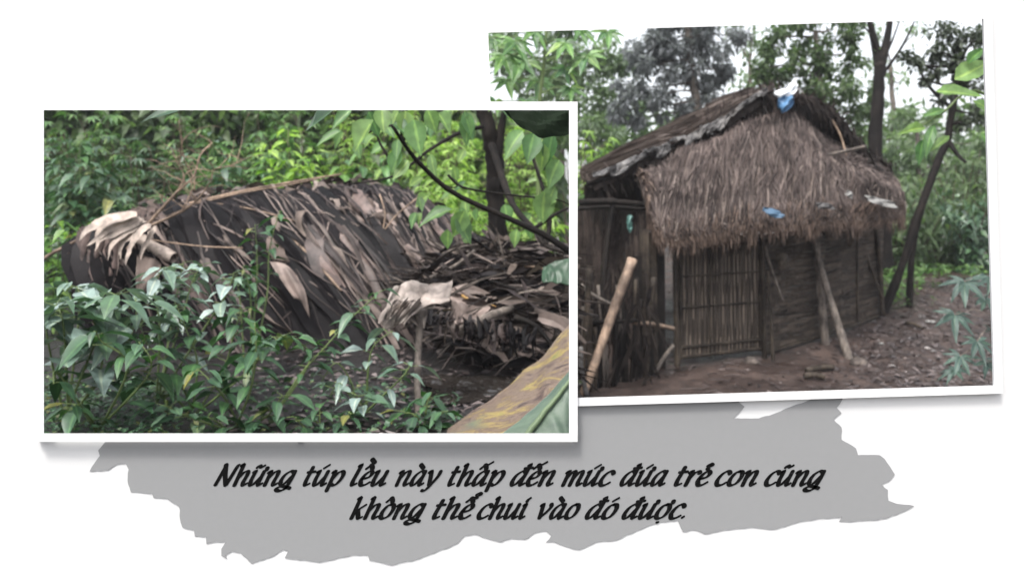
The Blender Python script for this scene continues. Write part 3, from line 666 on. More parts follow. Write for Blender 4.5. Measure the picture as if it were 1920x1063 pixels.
pole('stick', [(512, 428, 6.2), (560, 460, 6.1), (600, 500, 6.0), (640, 545, 5.9)], .014, .008, 'twig', 'pale brown strip slanting down the middle of the shelter', 'stick')
pole('stick', [(712, 365, 6.9), (722, 400, 6.6), (718, 440, 6.5), (728, 475, 6.4)], .007, .005, 'twig', 'curved twig standing on the right part of the shelter', 'stick')
pole('stick', [(782, 372, 7.0), (745, 402, 6.6), (722, 430, 6.5)], .008, .005, 'twig', 'short straight twig leaning to the curved twig on the shelter', 'stick')
# bare dead branch
R = random.Random(21)
br = thing('dead_branch', tuple(P(233, 476, 5.9)), 'bare dead branch with many curling twigs on the left of the shelter', 'branch')
main = [[(233, 476, 5.9), (271, 428, 5.95), (332, 360, 6.0), (364, 330, 6.05), (375, 292, 6.1), (398, 268, 6.15)], [(271, 428, 5.95), (338, 398, 6.0), (372, 372, 6.0), (397, 337, 6.0)],
        [(365, 358, 6.05), (362, 330, 6.05), (345, 298, 6.1), (340, 260, 6.1), (335, 226, 6.1)], [(332, 360, 6.0), (345, 330, 6.0), (330, 300, 6.0), (345, 290, 6.0)], [(397, 337, 6.0), (402, 318, 6.0), (430, 312, 6.0), (455, 300, 6.05)]]
for k, ln in enumerate(main):
    q = smooth([P(*c) for c in ln], 16); mb = MB(); r0 = (.015, .012, .007, .006, .006)[k]
    mb.tube(q, [lerp(r0, r0 * .35, j / 15) for j in range(16)], 6); mb.build('twig', M['twig'], br, sm=True)
mb = MB()
for k in range(46):
    ln = R.choice(main); p = cat([P(*c) for c in ln], U(.3, 1)); d_ = V((U(-1, 1), U(-.6, .3), U(-.2, 1))).normalized(); L = U(.12, .42); q = [p]
    for j in range(5): d_ = (d_ + rvec() * .45).normalized(); q.append(q[-1] + d_ * L / 5)
    mb.tube(smooth(q, 10), [lerp(.0042, .0014, j / 9) for j in range(10)], 4)
mb.build('fine_twig', M['twig'], br)

# ------------------------------------------------------------------ LEFT: heap of dead fronds, stake, puddle side
hp = thing('dead_leaf_heap', tuple(G(950, 5.4)), 'dark heap of dead fronds, sticks and rotting leaves right of the shelter', 'heap')
def HEAP(u, v):   # top edge to front edge
    a = cat([P(*q) for q in [(770, 540, 6.1), (850, 492, 6.3), (930, 470, 6.4), (1000, 470, 6.2), (1070, 480, 6.0)]], u)
    b_ = cat([P(*q) for q in [(800, 600, 5.5), (856, 652, 5.25), (925, 684, 5.15), (1005, 702, 5.05), (1070, 690, 5.0)]], u)
    return a.lerp(b_, v) + V((0, -.12, .12)) * math.sin(3.14 * v) + V((0, -.10, .11)) * noise.noise(V((u * 7, v * 5, 9)))
mb = MB(); mb.solid(HEAP, 24, 14, V((0, .12, -.12))); mb.build('mound', M['thatch_dark'], hp)
R = random.Random(31)
def heapstrips(n, w0, w1, l0, l1, lift, seedmat, name, ang=.5):
    b = MB()
    for k in range(n):
        u = U(.02, .9); v = U(0, 1); p = HEAP(u, v) + V((0, -1, .8)) * U(.0, lift); a = U(-ang, ang) + (.25 if R.random() < .6 else -.5)
        d_ = V((math.cos(a), U(-.4, .3), -math.sin(a) * .8)); L = U(l0, l1); q = [p - d_ * L * .5 + V((0, 0, -.03)), p, p + d_ * L * .5 + V((0, 0, -.05))]
        b.strip(smooth(q, 6), (rvec() + V((0, .3, .6))).normalized(), [U(w0, w1) * s for s in (.4, .9, 1, 1, .8, .3)], U(-.3, .3))
    tag(b.build(name, M[seedmat], hp), kind='stuff')
heapstrips(420, .006, .02, .25, .7, .10, 'thatch_dark', 'dead_frond')
heapstrips(150, .02, .07, .15, .4, .08, 'dark_sheet', 'rotten_leaf')
heapstrips(110, .006, .018, .25, .6, .12, 'dry_leaf', 'dry_frond')
heapstrips(60, .03, .09, .2, .5, .14, 'dry_leaf', 'limp_leaf', 1.3)
heapstrips(40, .008, .016, .3, .8, .16, 'bark_mid', 'thin_stick', 1.2)
for k in range(9): ux = U(.1, .85); a_ = HEAP(ux, U(0, .4)); dr_ = V((U(-.8, .5), U(-.5, .1), U(.1, .5))).normalized() * U(.2, .45); bq = MB(); bq.tube(smooth([a_ - dr_ * .6, a_, a_ + dr_ + rvec() * .05], 8), U(.006, .012), 6); bq.build('stick', M[R.choice(('bark', 'bark_mid', 'twig'))], hp)
heapstrips(26, .03, .08, .08, .2, .12, 'thatch_pale', 'pale_leaf_scrap')
for k, pts in enumerate([[(800, 590, 5.0), (795, 620, 4.95), (806, 640, 4.95)], [(850, 590, 4.95), (838, 625, 4.9), (832, 660, 4.9)], [(890, 600, 4.95), (900, 640, 4.9), (886, 680, 4.9)],
                         [(930, 610, 4.95), (926, 650, 4.9), (938, 690, 4.88)], [(985, 620, 4.9), (975, 660, 4.88), (985, 690, 4.85)], [(865, 600, 4.95), (862, 640, 4.9), (872, 668, 4.9)], [(960, 615, 4.95), (955, 650, 4.9), (948, 680, 4.9)]]):
    mb = MB()
    for j in range(11):
        ox = U(-22, 22); sc_ = U(.25, .8); q = [P(pts[0][0] + (x - pts[0][0]) * sc_ + ox + U(-4, 4), pts[0][1] + (y - pts[0][1]) * sc_ + U(-14, 8), d + U(-.06, .03)) for x, y, d in pts]; k_ = U(.2, .75); mb.strip(smooth(q, 8), rvec(), [w_ * k_ for w_ in (.03, .05, .06, .07, .06, .04, .03, .01)], U(-.45, .45))
    mb.build('hanging_leaf', M['dry_leaf' if k % 2 else 'dark_sheet'], hp)
sheet_px([[(862, 548, 5.4), (890, 556, 5.35), (930, 574, 5.3)], [(866, 556, 5.35), (895, 568, 5.3), (934, 584, 5.25)]], 5.3, .015, 20, 'yellow_leaf', leafmat('yellow_dead_leaf', [(.36, .20, .05), (.42, .25, .07)], trans=0), hp)
sheet_px([[(838, 552, 5.35), (845, 545, 5.4), (852, 540, 5.4)], [(852, 575, 5.2), (880, 580, 5.2), (920, 572, 5.25)], [(842, 610, 5.1), (868, 608, 5.1), (895, 598, 5.1)]], 5.3, .05, 24, 'brown_leaf', M['dry_leaf'], hp)
pole('log', [(862, 624, 5.0), (892, 610, 5.0), (920, 592, 5.05), (960, 578, 5.2)], .045, .022, 'bark_mid', parent=hp)
pole('stick', [(760, 545, 5.6), (800, 525, 5.6), (850, 500, 5.7), (890, 470, 5.8)], .02, .012, 'bark_mid', parent=hp)
pole('stick', [(760, 540, 5.5), (820, 530, 5.5), (840, 528, 5.5)], .012, .009, 'bark', parent=hp)
pole('stick', [(900, 520, 5.6), (980, 545, 5.4), (1066, 560, 5.3)], .012, .008, 'bark', parent=hp)
pole('stick', [(940, 505, 5.7), (1000, 500, 5.6), (1066, 520, 5.5)], .010, .006, 'twig', parent=hp)
pole('stick', [(965, 595, 5.0), (1005, 612, 4.95), (1040, 655, 4.9)], .02, .012, 'bark', parent=hp)
pole('wooden_stake', [(786, 815, 3.95), (783, 740, 4.05), (784, 660, 4.2), (787, 612, 4.25), (782, 590, 4.25)], .017, .020, 'bark_mid', 'grey brown wooden stake standing upright below the crumpled pale leaf', 'stake')
# crumpled pale leaf draped on the stake
R = random.Random(33); mb = MB()
def lump(c, rx, ry, rz, seed, b, n=22, amp=.42):
    def f(u, v):
        a = 2 * math.pi * u; e = math.pi * (v - .5); q = V((math.cos(a) * math.cos(e), math.sin(a) * math.cos(e), math.sin(e)))
        k = 1 + amp * noise.noise(q * 2.1 + V((seed, 0, 0))) + .30 * abs(noise.noise(q * 5 + V((0, seed, 0)))); return c + V((q.x * rx * k, q.y * ry * k, q.z * rz * k))
    b.grid(f, n, n // 2 + 2)
for c0, c1, c2, sd in (((722, 585), (735, 560), (770, 572), 1), ((735, 575), (765, 545), (815, 560), 2), ((760, 590), (790, 560), (845, 545), 3), ((725, 590), (760, 584), (800, 590), 4)):
    A = [P(*c0, 4.2), P(*c1, 4.27), P(*c2, 4.3)]
    mb.solid(lambda u, v: cat(A, v) + V((0, .07 * math.cos(3 * u), -.10 * u + .05)) + V((.4, -1, .9)) * (.06 * noise.noise(V((u * 1.8 + sd * 3, v * 2.6, sd))) + .012 * noise.noise(V((u * 6, v * 8, sd)))), 12, 16, V((0, .006, -.004)))
for k in range(16):
    x = U(712, 770); q = [P(x + 25, 568 + U(-10, 10), 4.2), P(x + 6, 582 + U(-6, 6), 4.17), P(x - 6 + U(-4, 4), 605 + U(-8, 12), 4.18)]; mb.strip(smooth(q, 6), V((.7, -.5, .5)), [.03, .04, .045, .04, .03, .01], U(-.5, .5))
tag(mb.build('crumpled_leaf', M['crumple'], origin=tuple(P(782, 600, 4.25)), sm=True), 'pale crumpled dry leaf draped over the top of the wooden stake', 'dry leaf')

# ------------------------------------------------------------------ LEFT: trees and branches at the right of the view
tl = tree('forked_tree', 'dark forked trunk with a long curved limb right of the shelter', [(938, 500, 6.6), (930, 400, 6.6), (928, 320, 6.55), (920, 260, 6.5), (903, 195, 6.5)], (.088, .06),
          [([(930, 300, 6.5), (938, 250, 6.5), (947, 203, 6.5)], .055), ([(922, 272, 6.45), (944, 340, 6.1), (965, 390, 5.8), (1003, 432, 5.5), (1022, 460, 5.4), (1070, 476, 5.3)], .032), ([(905, 238, 6.4), (860, 250, 6.1), (800, 285, 5.9), (740, 330, 5.8), (660, 345, 5.8)], .018),
           ([(1022, 460, 5.4), (1030, 400, 5.5), (1000, 300, 5.6), (985, 270, 5.6)], .02), ([(1000, 430, 5.5), (1045, 400, 5.4), (1068, 390, 5.4)], .016)],
          [], 6, 0, .1, .05, 'heart', 'bark', seed=41)
sp = thing('heart_leaf_sapling', tuple(P(1071, 474, 4.6)), 'slanting sapling branch with broad heart-shaped leaves above the shelter', 'sapling')
for pts, r0 in (([(1071, 474, 4.6), (1020, 440, 4.6), (950, 408, 4.6), (850, 362, 4.5), (790, 310, 4.4), (765, 280, 4.3), (735, 235, 4.2)], .020), ([(765, 280, 4.3), (752, 250, 4.25), (756, 205, 4.2)], .008), ([(735, 235, 4.2), (700, 245, 4.1), (668, 262, 4.05)], .006),
                ([(840, 328, 4.6), (870, 352, 4.6), (960, 366, 4.6), (1040, 374, 4.6), (1068, 384, 4.6)], .008), ([(790, 310, 4.4), (840, 350, 4.5), (860, 345, 4.5), (842, 330, 4.6)], .005), ([(735, 305, 4.3), (712, 268, 4.3), (705, 240, 4.3)], .009)):
    q = smooth([P(*c) for c in pts], 18); mb = MB(); mb.tube(q, [lerp(r0, r0 * .45, j / 17) for j in range(18)], 7); mb.build('branch', M['bark'], sp, sm=True)
R = random.Random(43); mb = MB()
def hleaf(b, px, py, d, L, ang, w=.8, tilt=0):
    """one broad leaf hanging in view: ang = direction of its tip in the picture plane (0 right, 90 down)"""
    a = math.radians(ang); dr = V((math.cos(a), tilt, -math.sin(a))); b.leaf(P(px, py, d), dr + V((0, U(-.35, .35), 0)), V((U(-.5, .5), -1, U(.3, 1))), L / FPX * d, L * w / FPX * d, U(.05, .25), U(.12, .4), 4)
for a in [(715, 205, 4.0, 45, 80), (700, 225, 3.95, 62, 120), (775, 225, 4.0, 58, 75), (760, 208, 4.1, 46, 95), (660, 205, 4.0, 50, 140, .5), (690, 210, 4.0, 44, 60), (800, 205, 4.1, 42, 60), (745, 262, 4.0, 40, 90, .5), (640, 245, 3.95, 50, 150, .4),
          (752, 282, 4.0, 45, 110), (765, 300, 4.0, 45, 120, .6), (738, 232, 4.1, 40, 30), (820, 212, 4.2, 40, 50), (848, 392, 4.5, 70, 160, .4), (870, 395, 4.5, 48, 110), (855, 405, 4.5, 50, 60), (870, 210, 4.3, 50, 70, .6), (880, 215, 4.3, 50, 100, .6), (1000, 250, 4.3, 60, 100, .7), (980, 245, 4.3, 60, 130, .6), (1020, 360, 4.4, 56, 95), (1040, 350, 4.4, 44, 110), (1035, 250, 4.3, 56, 95, .6), (1020, 270, 4.3, 46, 95, .6), (1048, 300, 4.4, 50, 120)]:
    hleaf(mb, *a)
for k in range(16):
    px = U(640, 880); py = U(200, 260) if R.random() < .5 else U(240, 330); hleaf(mb, px, py, U(4.6, 5.4), U(22, 44), U(40, 150), U(.45, .8))
for k in range(22):
    hleaf(mb, U(780, 1040), U(330, 450), U(5.2, 6.2), U(20, 36), U(50, 170), U(.4, .8))
mb.build('foliage', M['heart'], sp, sm=True)
R = random.Random(44)
b1 = thing('overhanging_leaf', tuple(P(1070, 205, 2.75)), 'very dark broad leaf hanging into the top right corner over the forked trunk', 'leaf')
for cols in ([[(938, 203, 2.75), (990, 200, 2.74), (1030, 199, 2.74), (1073, 199, 2.76)], [(945, 208, 2.73), (985, 224, 2.70), (1030, 230, 2.70), (1073, 224, 2.74)], [(952, 212, 2.72), (985, 246, 2.69), (1025, 257, 2.69), (1073, 248, 2.74)]],):
    A = [[P(*q) for q in r] for r in cols]; mb = MB(); mb.solid(lambda u, v: cat([cat(r, v) for r in A], u) + V((0, .02, -.02)) * noise.noise(V((u * 3, v * 4, 2))), 8, 16, V((0, .002, .002))); mb.build('blade', M['dark_leaf'], b1)
mb = MB(); mb.tube([P(1073, 222, 2.765), P(1030, 228, 2.725), P(985, 222, 2.725)], .004, 6); mb.build('midrib', M['bark'], b1)
for nm, pts, L, w_, ang, lab in (('overhanging_leaf', (375, 192, 2.9), 110, .28, 168, 'green leaf edge hanging from the top border above the dead twigs'), ('overhanging_leaf', (648, 196, 2.9), 80, .42, 155, 'dark green leaf hanging from the top border left of the sapling')):
    mb = MB(); hleaf(mb, *pts, L, ang, w_); p0 = P(*pts); mb.tube([p0, p0 + V((.06, 0, .05)), p0 + V((.2, .05, .12))], .004, 5)
    tag(mb.build(nm, M['shrub'], origin=tuple(p0)), lab, 'leaf')
# trees and undergrowth between trunk and frame, low
for k, (px, d, h, lab) in enumerate([(890, 7.6, .62, 'low bushy plant with mixed leaves right of the shelter end'), (985, 7.8, .75, 'low bushy plant between the forked trunk and the right border'), (820, 8.7, .8, 'low green plant rising behind the right end of the shelter')]):
    g = G(px, d); R = random.Random(60 + k)
    shrub(px, d, [([tuple((px + U(-60, 60), 400 - (g.z + h * U(.6, 1) - EYE) * FPX / d, d + U(-.3, .3)))], 26) for _ in range(7)], .15, .08, 60 + k, lab, 'heart' if k != 1 else 'shrub')
shrub(105, 6.6, [([(95, 440, 6.5)], 14), ([(130, 425, 6.5)], 14), ([(160, 420, 6.7)], 10), ([(110, 410, 6.6)], 12), ([(85, 470, 6.5)], 12), ([(120, 500, 6.4)], 12), ([(100, 540, 6.4)], 12)], .16, .10, 70, 'pale green leafy plant at the left edge beside the end of the shelter', 'heart')

# ------------------------------------------------------------------ LEFT: foreground plants
F = 'foreground shrubs in front of the shelter'
shrub(120, 3.75, [([(190, 690, 3.7), (175, 600, 3.75), (165, 560, 3.8)], 20), ([(120, 620, 3.6), (105, 570, 3.6)], 16), ([(240, 640, 3.8), (255, 560, 3.9)], 14), ([(90, 640, 3.7), (85, 590, 3.7)], 12), ([(200, 590, 3.7), (220, 550, 3.7)], 10), ([(150, 560, 3.9), (120, 545, 3.95)], 12)], .19, .12, 80, 'shrub with large pale shiny leaves in the left foreground', 'shrub_pale', group=F, seg=4)
shrub(180, 3.65, [([(240, 690, 3.5), (190, 640, 3.45), (180, 620, 3.4)], 9), ([(150, 760, 3.5), (130, 770, 3.45)], 8), ([(110, 700, 3.5), (100, 720, 3.4)], 5), ([(280, 700, 3.5), (260, 640, 3.5)], 10)], .14, .085, 81, 'dark shrub with drooping leaves at the lower left corner', 'shrub', group=F)
shrub(300, 4.2, [([(300, 620, 4.2), (290, 540, 4.2), (310, 500, 4.2)], 18), ([(340, 600, 4.2), (360, 530, 4.3), (380, 495, 4.3)], 18), ([(380, 620, 4.2), (420, 560, 4.2), (440, 510, 4.2)], 18), ([(330, 560, 4.4), (345, 490, 4.4)], 14)], .13, .075, 82, 'shrub with pale upper leaves rising against the bark roll', 'shrub_pale', group=F)
shrub(360, 4.0, [([(330, 700, 4.0), (280, 650, 4.0), (260, 600, 4.0)], 18), ([(370, 680, 4.0), (350, 620, 4.0), (330, 570, 4.0)], 20), ([(420, 690, 4.0), (440, 620, 4.0), (455, 580, 4.0)], 20), ([(460, 700, 3.9), (500, 650, 3.9), (530, 630, 3.9)], 18), ([(300, 720, 3.9), (230, 700, 3.8)], 14)], .13, .075, 83, 'dense dark green shrub in the middle of the foreground', 'shrub', group=F)
shrub(440, 3.75, [([(430, 760, 3.7), (400, 720, 3.6), (370, 690, 3.6)], 14), ([(470, 730, 3.7), (480, 660, 3.7), (478, 610, 3.7)], 16), ([(350, 780, 3.6), (310, 760, 3.55)], 12), ([(500, 780, 3.7), (530, 740, 3.7)], 12), ([(420, 800, 3.6), (390, 780, 3.5)], 6)], .13, .07, 84, 'low dark shrub at the bottom border left of the arching stem', 'shrub', group=F)
shrub(470, 4.9, [([(480, 560, 4.9), (482, 480, 4.9), (478, 420, 4.9)], 14), ([(500, 560, 4.9), (505, 470, 4.9), (525, 395, 4.9)], 16), ([(450, 560, 4.9), (440, 520, 4.9)], 10), ([(470, 560, 4.8), (455, 500, 4.8)], 10)], .10, .06, 85, 'slim upright plant with small leaves standing against the dark sheets', 'shrub', group=F)
shrub(505, 3.8, [([(520, 770, 3.8), (565, 700, 3.85), (610, 650, 3.9), (660, 595, 3.95), (715, 545, 4.0)], 24), ([(580, 680, 3.9), (560, 640, 3.9), (540, 630, 3.9)], 8)], .11, .062, 86, 'long arching green stem with paired leaves in front of the shelter', 'shrub', group=F, name='arching_plant', t0=.3)
shrub(680, 4.0, [([(660, 720, 4.0), (630, 680, 4.0), (600, 720, 3.95)], 14), ([(690, 700, 4.0), (700, 650, 4.0), (735, 620, 4.0)], 14), ([(720, 740, 3.9), (760, 700, 3.9), (770, 680, 3.9)], 14), ([(680, 760, 3.85), (670, 740, 3.8)], 12), ([(640, 720, 3.9), (620, 740, 3.9)], 8)], .14, .075, 87, 'low shrub with grey green leaves beside the wooden stake', 'shrub_pale', group=F)
shrub(800, 3.75, [([(800, 760, 3.75), (810, 735, 3.75)], 10), ([(780, 780, 3.7), (750, 770, 3.7)], 10), ([(820, 780, 3.7), (840, 770, 3.7)], 10), ([(800, 800, 3.65), (770, 800, 3.65)], 8)], .11, .06, 88, 'small dark plant at the foot of the wooden stake', 'shrub', group=F)
shrub(600, 3.7, [([(570, 800, 3.65), (550, 780, 3.6)], 10), ([(640, 790, 3.7), (660, 775, 3.65)], 12), ([(600, 790, 3.65), (600, 765, 3.65)], 10)], .11, .06, 89, 'small plant with a few yellowing leaves at the bottom border', 'shrub', group=F)
R = random.Random(90); mb = MB()
for k in range(2600):
    px = U(40, 330) if R.random() < .75 else U(330, 860); d = U(3.45, 4.6); g = G(px, d)
    mb.leaf(g + V((0, 0, U(.0, .07))), V((U(-1, 1), U(-1, 1), U(-.1, .6))), UP + rvec() * .5, U(.02, .05), U(.012, .03), .3, .1, 3)
tag(mb.build('ground_cover', M['shrub'], origin=tuple(G(300, 4))), kind='stuff')
mb = MB()
for k in range(900):
    px = U(420, 1040); d = U(3.5, 6.2); g = G(px, d)
    mb.leaf(g + V((0, 0, .012)), V((U(-1, 1), U(-1, 1), U(-.1, .2))), UP + rvec() * .5, U(.03, .10), U(.02, .05), .1, U(-.2, .3), 3)
tag(mb.build('leaf_litter', M['litter'], origin=tuple(G(700, 5))), kind='stuff')

# banana leaves in the lower right corner
def banana(name, cols, mat, rib, label, seed, rumple=.02, ribw=.012):
    A = [[P(*q) for q in r] for r in cols]; g = A[-1][0]
    t = thing(name, tuple(g), label, 'leaf')
    def f(u, v):
        p = cat([cat(r, v) for r in A], u); return p + V((0, -.6, 1)) * (rumple * (noise.noise(V((u * 2.5 + seed, v * 7, 1))) + .12 * math.sin(u * 5 + v * 23)))
    b = MB(); b.solid(f, 18, 40, V((0, .003, -.005))); b.build('blade', mat, t, sm=True)
    if rib:
        b = MB(); b.tube([f(rib[0] + (rib[1] - rib[0]) * k / 15, k / 15) + V((0, -.008, .012)) for k in range(16)], [lerp(ribw, ribw * .5, k / 15) for k in range(16)], 8); b.build('midrib', M['banana_rib'], t, sm=True)
    return t
banana('banana_leaf', [[(838, 806, 3.5), (890, 768, 3.65), (950, 725, 3.8), (1010, 672, 4.0), (1072, 604, 4.2)], [(840, 840, 3.2), (905, 800, 3.35), (975, 752, 3.5), (1025, 706, 3.65), (1072, 662, 3.8)], [(860, 930, 2.9), (930, 890, 2.95), (1000, 850, 3.0), (1045, 810, 3.1), (1072, 780, 3.2)]],
       M['banana_dry'], None, 'large dying banana leaf streaked brown and yellow in the lower right corner', 3, .018)
banana('banana_leaf', [[(890, 850, 2.75), (960, 798, 2.8), (1015, 752, 2.85), (1072, 690, 2.9)], [(985, 850, 2.7), (1015, 800, 2.74), (1045, 760, 2.78), (1072, 722, 2.8)], [(1060, 880, 2.65), (1066, 860, 2.65), (1070, 840, 2.7), (1073, 820, 2.75)]],
       M['banana_green'], (.42, .42), 'green banana leaf with a pale midrib in the lower right corner', 7, .008, .012)
banana('banana_leaf', [[(1018, 502, 4.5), (1040, 490, 4.5), (1071, 484, 4.5)], [(1016, 515, 4.45), (1042, 508, 4.45), (1072, 505, 4.45)], [(1016, 528, 4.4), (1045, 530, 4.4), (1072, 533, 4.4)]], M['shrub'], None, 'small green and yellow leaf end poking in at the right border above the heap', 9, .01)

# ------------------------------------------------------------------ RIGHT: thatched hut
hut = thing('thatched_hut', tuple(G(1430, 9.2)), 'small thatched hut with bamboo walls and a closed bamboo door', 'hut')
R = random.Random(200)
TOP = [P(*q) for q in [(1188, 328, 8.8), (1256, 288, 9.05), (1340, 248, 9.25), (1420, 208, 9.45), (1490, 210, 9.55), (1572, 268, 9.8), (1668, 332, 10.1)]]
BOT = [P(*q) for q in [(1212, 392, 8.1), (1246, 440, 8.0), (1320, 432, 8.05), (1400, 422, 8.15), (1490, 412, 8.4), (1590, 404, 8.85), (1694, 396, 9.35)]]
def SK(u, v):
    return cat(TOP, u).lerp(cat(BOT, u), v) + V((0, -.05, .05)) * math.sin(3.14 * min(1, max(0, v))) + V((0, -.07, .05)) * noise.noise(V((u * 7, v * 2.5, 4))) + V((0, -.05, .02)) * (((v * 4.2 + .4 * noise.noise(V((u * 9, 2, 2)))) % 1.0) ** 2)
def straws(b, S, n, l0, l1, w0, w1, lift, seed, v0=0., v1=.95, over=1.1, mess=.06, off=V((0, -.7, .6)), u0=0., u1=1., sl=0.):
    global R; R = random.Random(seed)
    for k in range(n):
        u = U(u0, u1); v = v0 + (v1 - v0) * math.sqrt(R.random()) if R.random() < .5 else U(v0, v1); L = U(l0, l1); du = mess * noise.noise(V((u * 6, v * 4, seed))) + U(-mess, mess) * .35 + sl; lf = U(.0, lift); q = []
        for j in range(4):
            f = j / 3; vv = v + L * f; ov = min(vv, over + U(-.03, .05))
            p = S(min(1, max(0, u + du * f)), min(ov, 1.0)) + off * (lf * (.4 + f * .8) + .006)
            if ov > 1: p = p - V((0, 0, (ov - 1) * .7))
            q.append(p)
        b.strip(q, V((1, .5, U(-.4, .4))), [U(w0, w1), U(w0, w1), U(w0, w1) * .9, w0 * .4])
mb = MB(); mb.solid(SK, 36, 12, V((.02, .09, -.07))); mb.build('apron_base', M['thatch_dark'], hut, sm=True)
mb = MB(); straws(mb, SK, 8200, .16, .55, .005, .017, .085, 201, mess=.09)
for k in range(260): RB = random.Random(5000 + k); u_, v_ = RB.random() * .97, RB.random() * .85; straws(mb, SK, 15, .14, .5, .005, .016, .05 + .09 * RB.random(), 5000 + k, v0=v_, v1=v_ + .06, u0=u_, u1=u_ + .022, mess=.012, sl=RB.uniform(-.06, .06), over=1.15)
tag(mb.build('apron_thatch', M['thatch'], hut), kind='stuff')
mb = MB(); straws(mb, SK, 2600, .10, .42, .006, .018, .10, 202, v0=.80, v1=1.0, over=1.26)
for k in range(60): u_ = R.random(); straws(mb, SK, 16, .2, .5, .006, .016, .09, 2020 + k, v0=.85, v1=1.0, over=1.3 + .15 * R.random(), u0=u_, u1=u_ + .02, mess=.02)
straws(mb, SK, 260, .15, .4, .006, .018, .16, 2100, v0=.0, v1=1.0, over=1.2, u0=0, u1=.03, mess=.10)
tag(mb.build('eave_fringe', M['fringe'], hut), kind='stuff')
mb = MB(); straws(mb, SK, 700, .1, .5, .006, .020, .10, 203, v0=.3, v1=1.0, over=1.15); tag(mb.build('pale_straw', M['thatch_pale'], hut), kind='stuff')
# main roof, left slope
VL = [P(*q) for q in [(1440, 172, 9.35), (1385, 205, 9.2), (1330, 243, 9.1), (1255, 275, 9.0), (1190, 302, 8.9), (1108, 343, 8.8)]]
VLB = [P(*q) for q in [(1398, 170, 10.9), (1345, 196, 10.7), (1290, 226, 10.5), (1225, 257, 10.3), (1165, 287, 10.2), (1090, 326, 10.1)]]
def RL(u, v): return cat(VL, v).lerp(cat(VLB, v), u) + V((0, 0, .03)) * noise.noise(V((u * 4, v * 12, 6)))
mb = MB(); mb.solid(RL, 10, 24, V((.05, .0, -.09))); mb.build('roof', M['thatch_dark'], hut, sm=True)
mb = MB(); straws(mb, lambda u, v: RL(u, v), 1500, .12, .3, .012, .03, .07, 204, over=1.06, mess=.05, off=V((-.2, -.1, .9))); tag(mb.build('roof_thatch', M['thatch'], hut), kind='stuff')
mb = MB(); straws(mb, lambda u, v: RL(u, v), 1300, .12, .35, .015, .04, .09, 213, over=1.06, mess=.09, off=V((-.2, -.1, .9))); tag(mb.build('pale_roof_straw', M['thatch_pale'], hut), kind='stuff')
# weathered sheets along the left verge
R = random.Random(212)
for k in range(13):
    v0_ = .03 + .92 * k / 13 + U(-.02, .02); v1_ = v0_ + U(.05, .10); dz = U(-.11, -.03); dp = U(.15, .5); tw = U(-.04, .04)
    hgt = U(.04, .12); sl_ = U(-.03, .05)
    mb = MB(); mb.solid(lambda u, v: cat(VL, lerp(v0_, v1_ + .015, v)) + V((0, -.05 - .05 * u, .06 - hgt * u + tw * v + sl_ * u * math.sin(5 * v + k))) + V((0, -.04, .02)) * noise.noise(V((u * 3, v * 5, k * 3))), 6, 8, V((.003, .012, .003))); mb.build('verge_sheet', M['grey_sheet'], hut)
mb = MB()                                                            # shaggy verge underside
R = random.Random(205)
for k in range(620):
    v = U(0.02, .98); p = cat(VL, v) + V((U(-.05, .05), U(-.03, .3), U(-.1, .0))); L = U(.06, .26); q = p + V((U(-.06, .1), U(-.1, .05), -L)); mb.strip([p, p.lerp(q, .5) + rvec() * .012, q], V((1, .3, 0)), [.022, .02, .006])
tag(mb.build('verge_fringe', M['thatch_dark'], hut), kind='stuff')
# right slope, the shade of its underside put into the dark straw colour
VR = [P(*q) for q in [(1436, 170, 9.35), (1480, 178, 9.38), (1525, 186, 9.42), (1572, 214, 9.65), (1600, 250, 9.85), (1625, 282, 10.0), (1672, 312, 10.3)]]
def RR(u, v): return cat(VR, v) + V((-.35 * u, 1.7 * u, -.05 * u)) + V((0, 0, .025)) * noise.noise(V((u * 4, v * 12, 8)))
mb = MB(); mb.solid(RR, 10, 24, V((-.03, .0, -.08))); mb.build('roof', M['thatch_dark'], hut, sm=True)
mb = MB(); R = random.Random(206)
for k in range(560):
    v = U(0.0, .98); p = cat(VR, v) + V((U(-.05, .05), U(-.06, .2), U(-.06, .03))); L = U(.05, .24) * (1.3 if v < .45 else .8); q = p + V((U(-.05, .09), U(-.08, .05), -L)); mb.strip([p, p.lerp(q, .5) + rvec() * .012, q], V((1, .3, 0)), [.024, .02, .006])
tag(mb.build('verge_fringe', M['thatch_dark'], hut), kind='stuff')
mb = MB()
for k in range(170):
    v = U(0.0, .5); p = cat(VR, v) + V((U(-.05, .05), U(-.02, .3), U(-.03, .03))); dr = V((U(-.6, .6), U(-.5, .2), U(.1, .7))).normalized(); L = U(.05, .17); mb.strip([p, p + dr * L * .5, p + dr * L - V((0, 0, .02))], V((1, .4, 0)), [.02, .018, .006])
for k in range(60):
    v = U(0.0, 1); p = cat(VR if k % 2 else VL, v); dr = V((U(-.6, .6), U(-.5, .2), U(-.1, .5))).normalized(); L = U(.05, .2); mb.strip([p, p + dr * L * .5, p + dr * L - V((0, 0, .03))], V((1, .4, 0)), [.014, .012, .004])
tag(mb.build('ridge_thatch', M['thatch'], hut), kind='stuff')
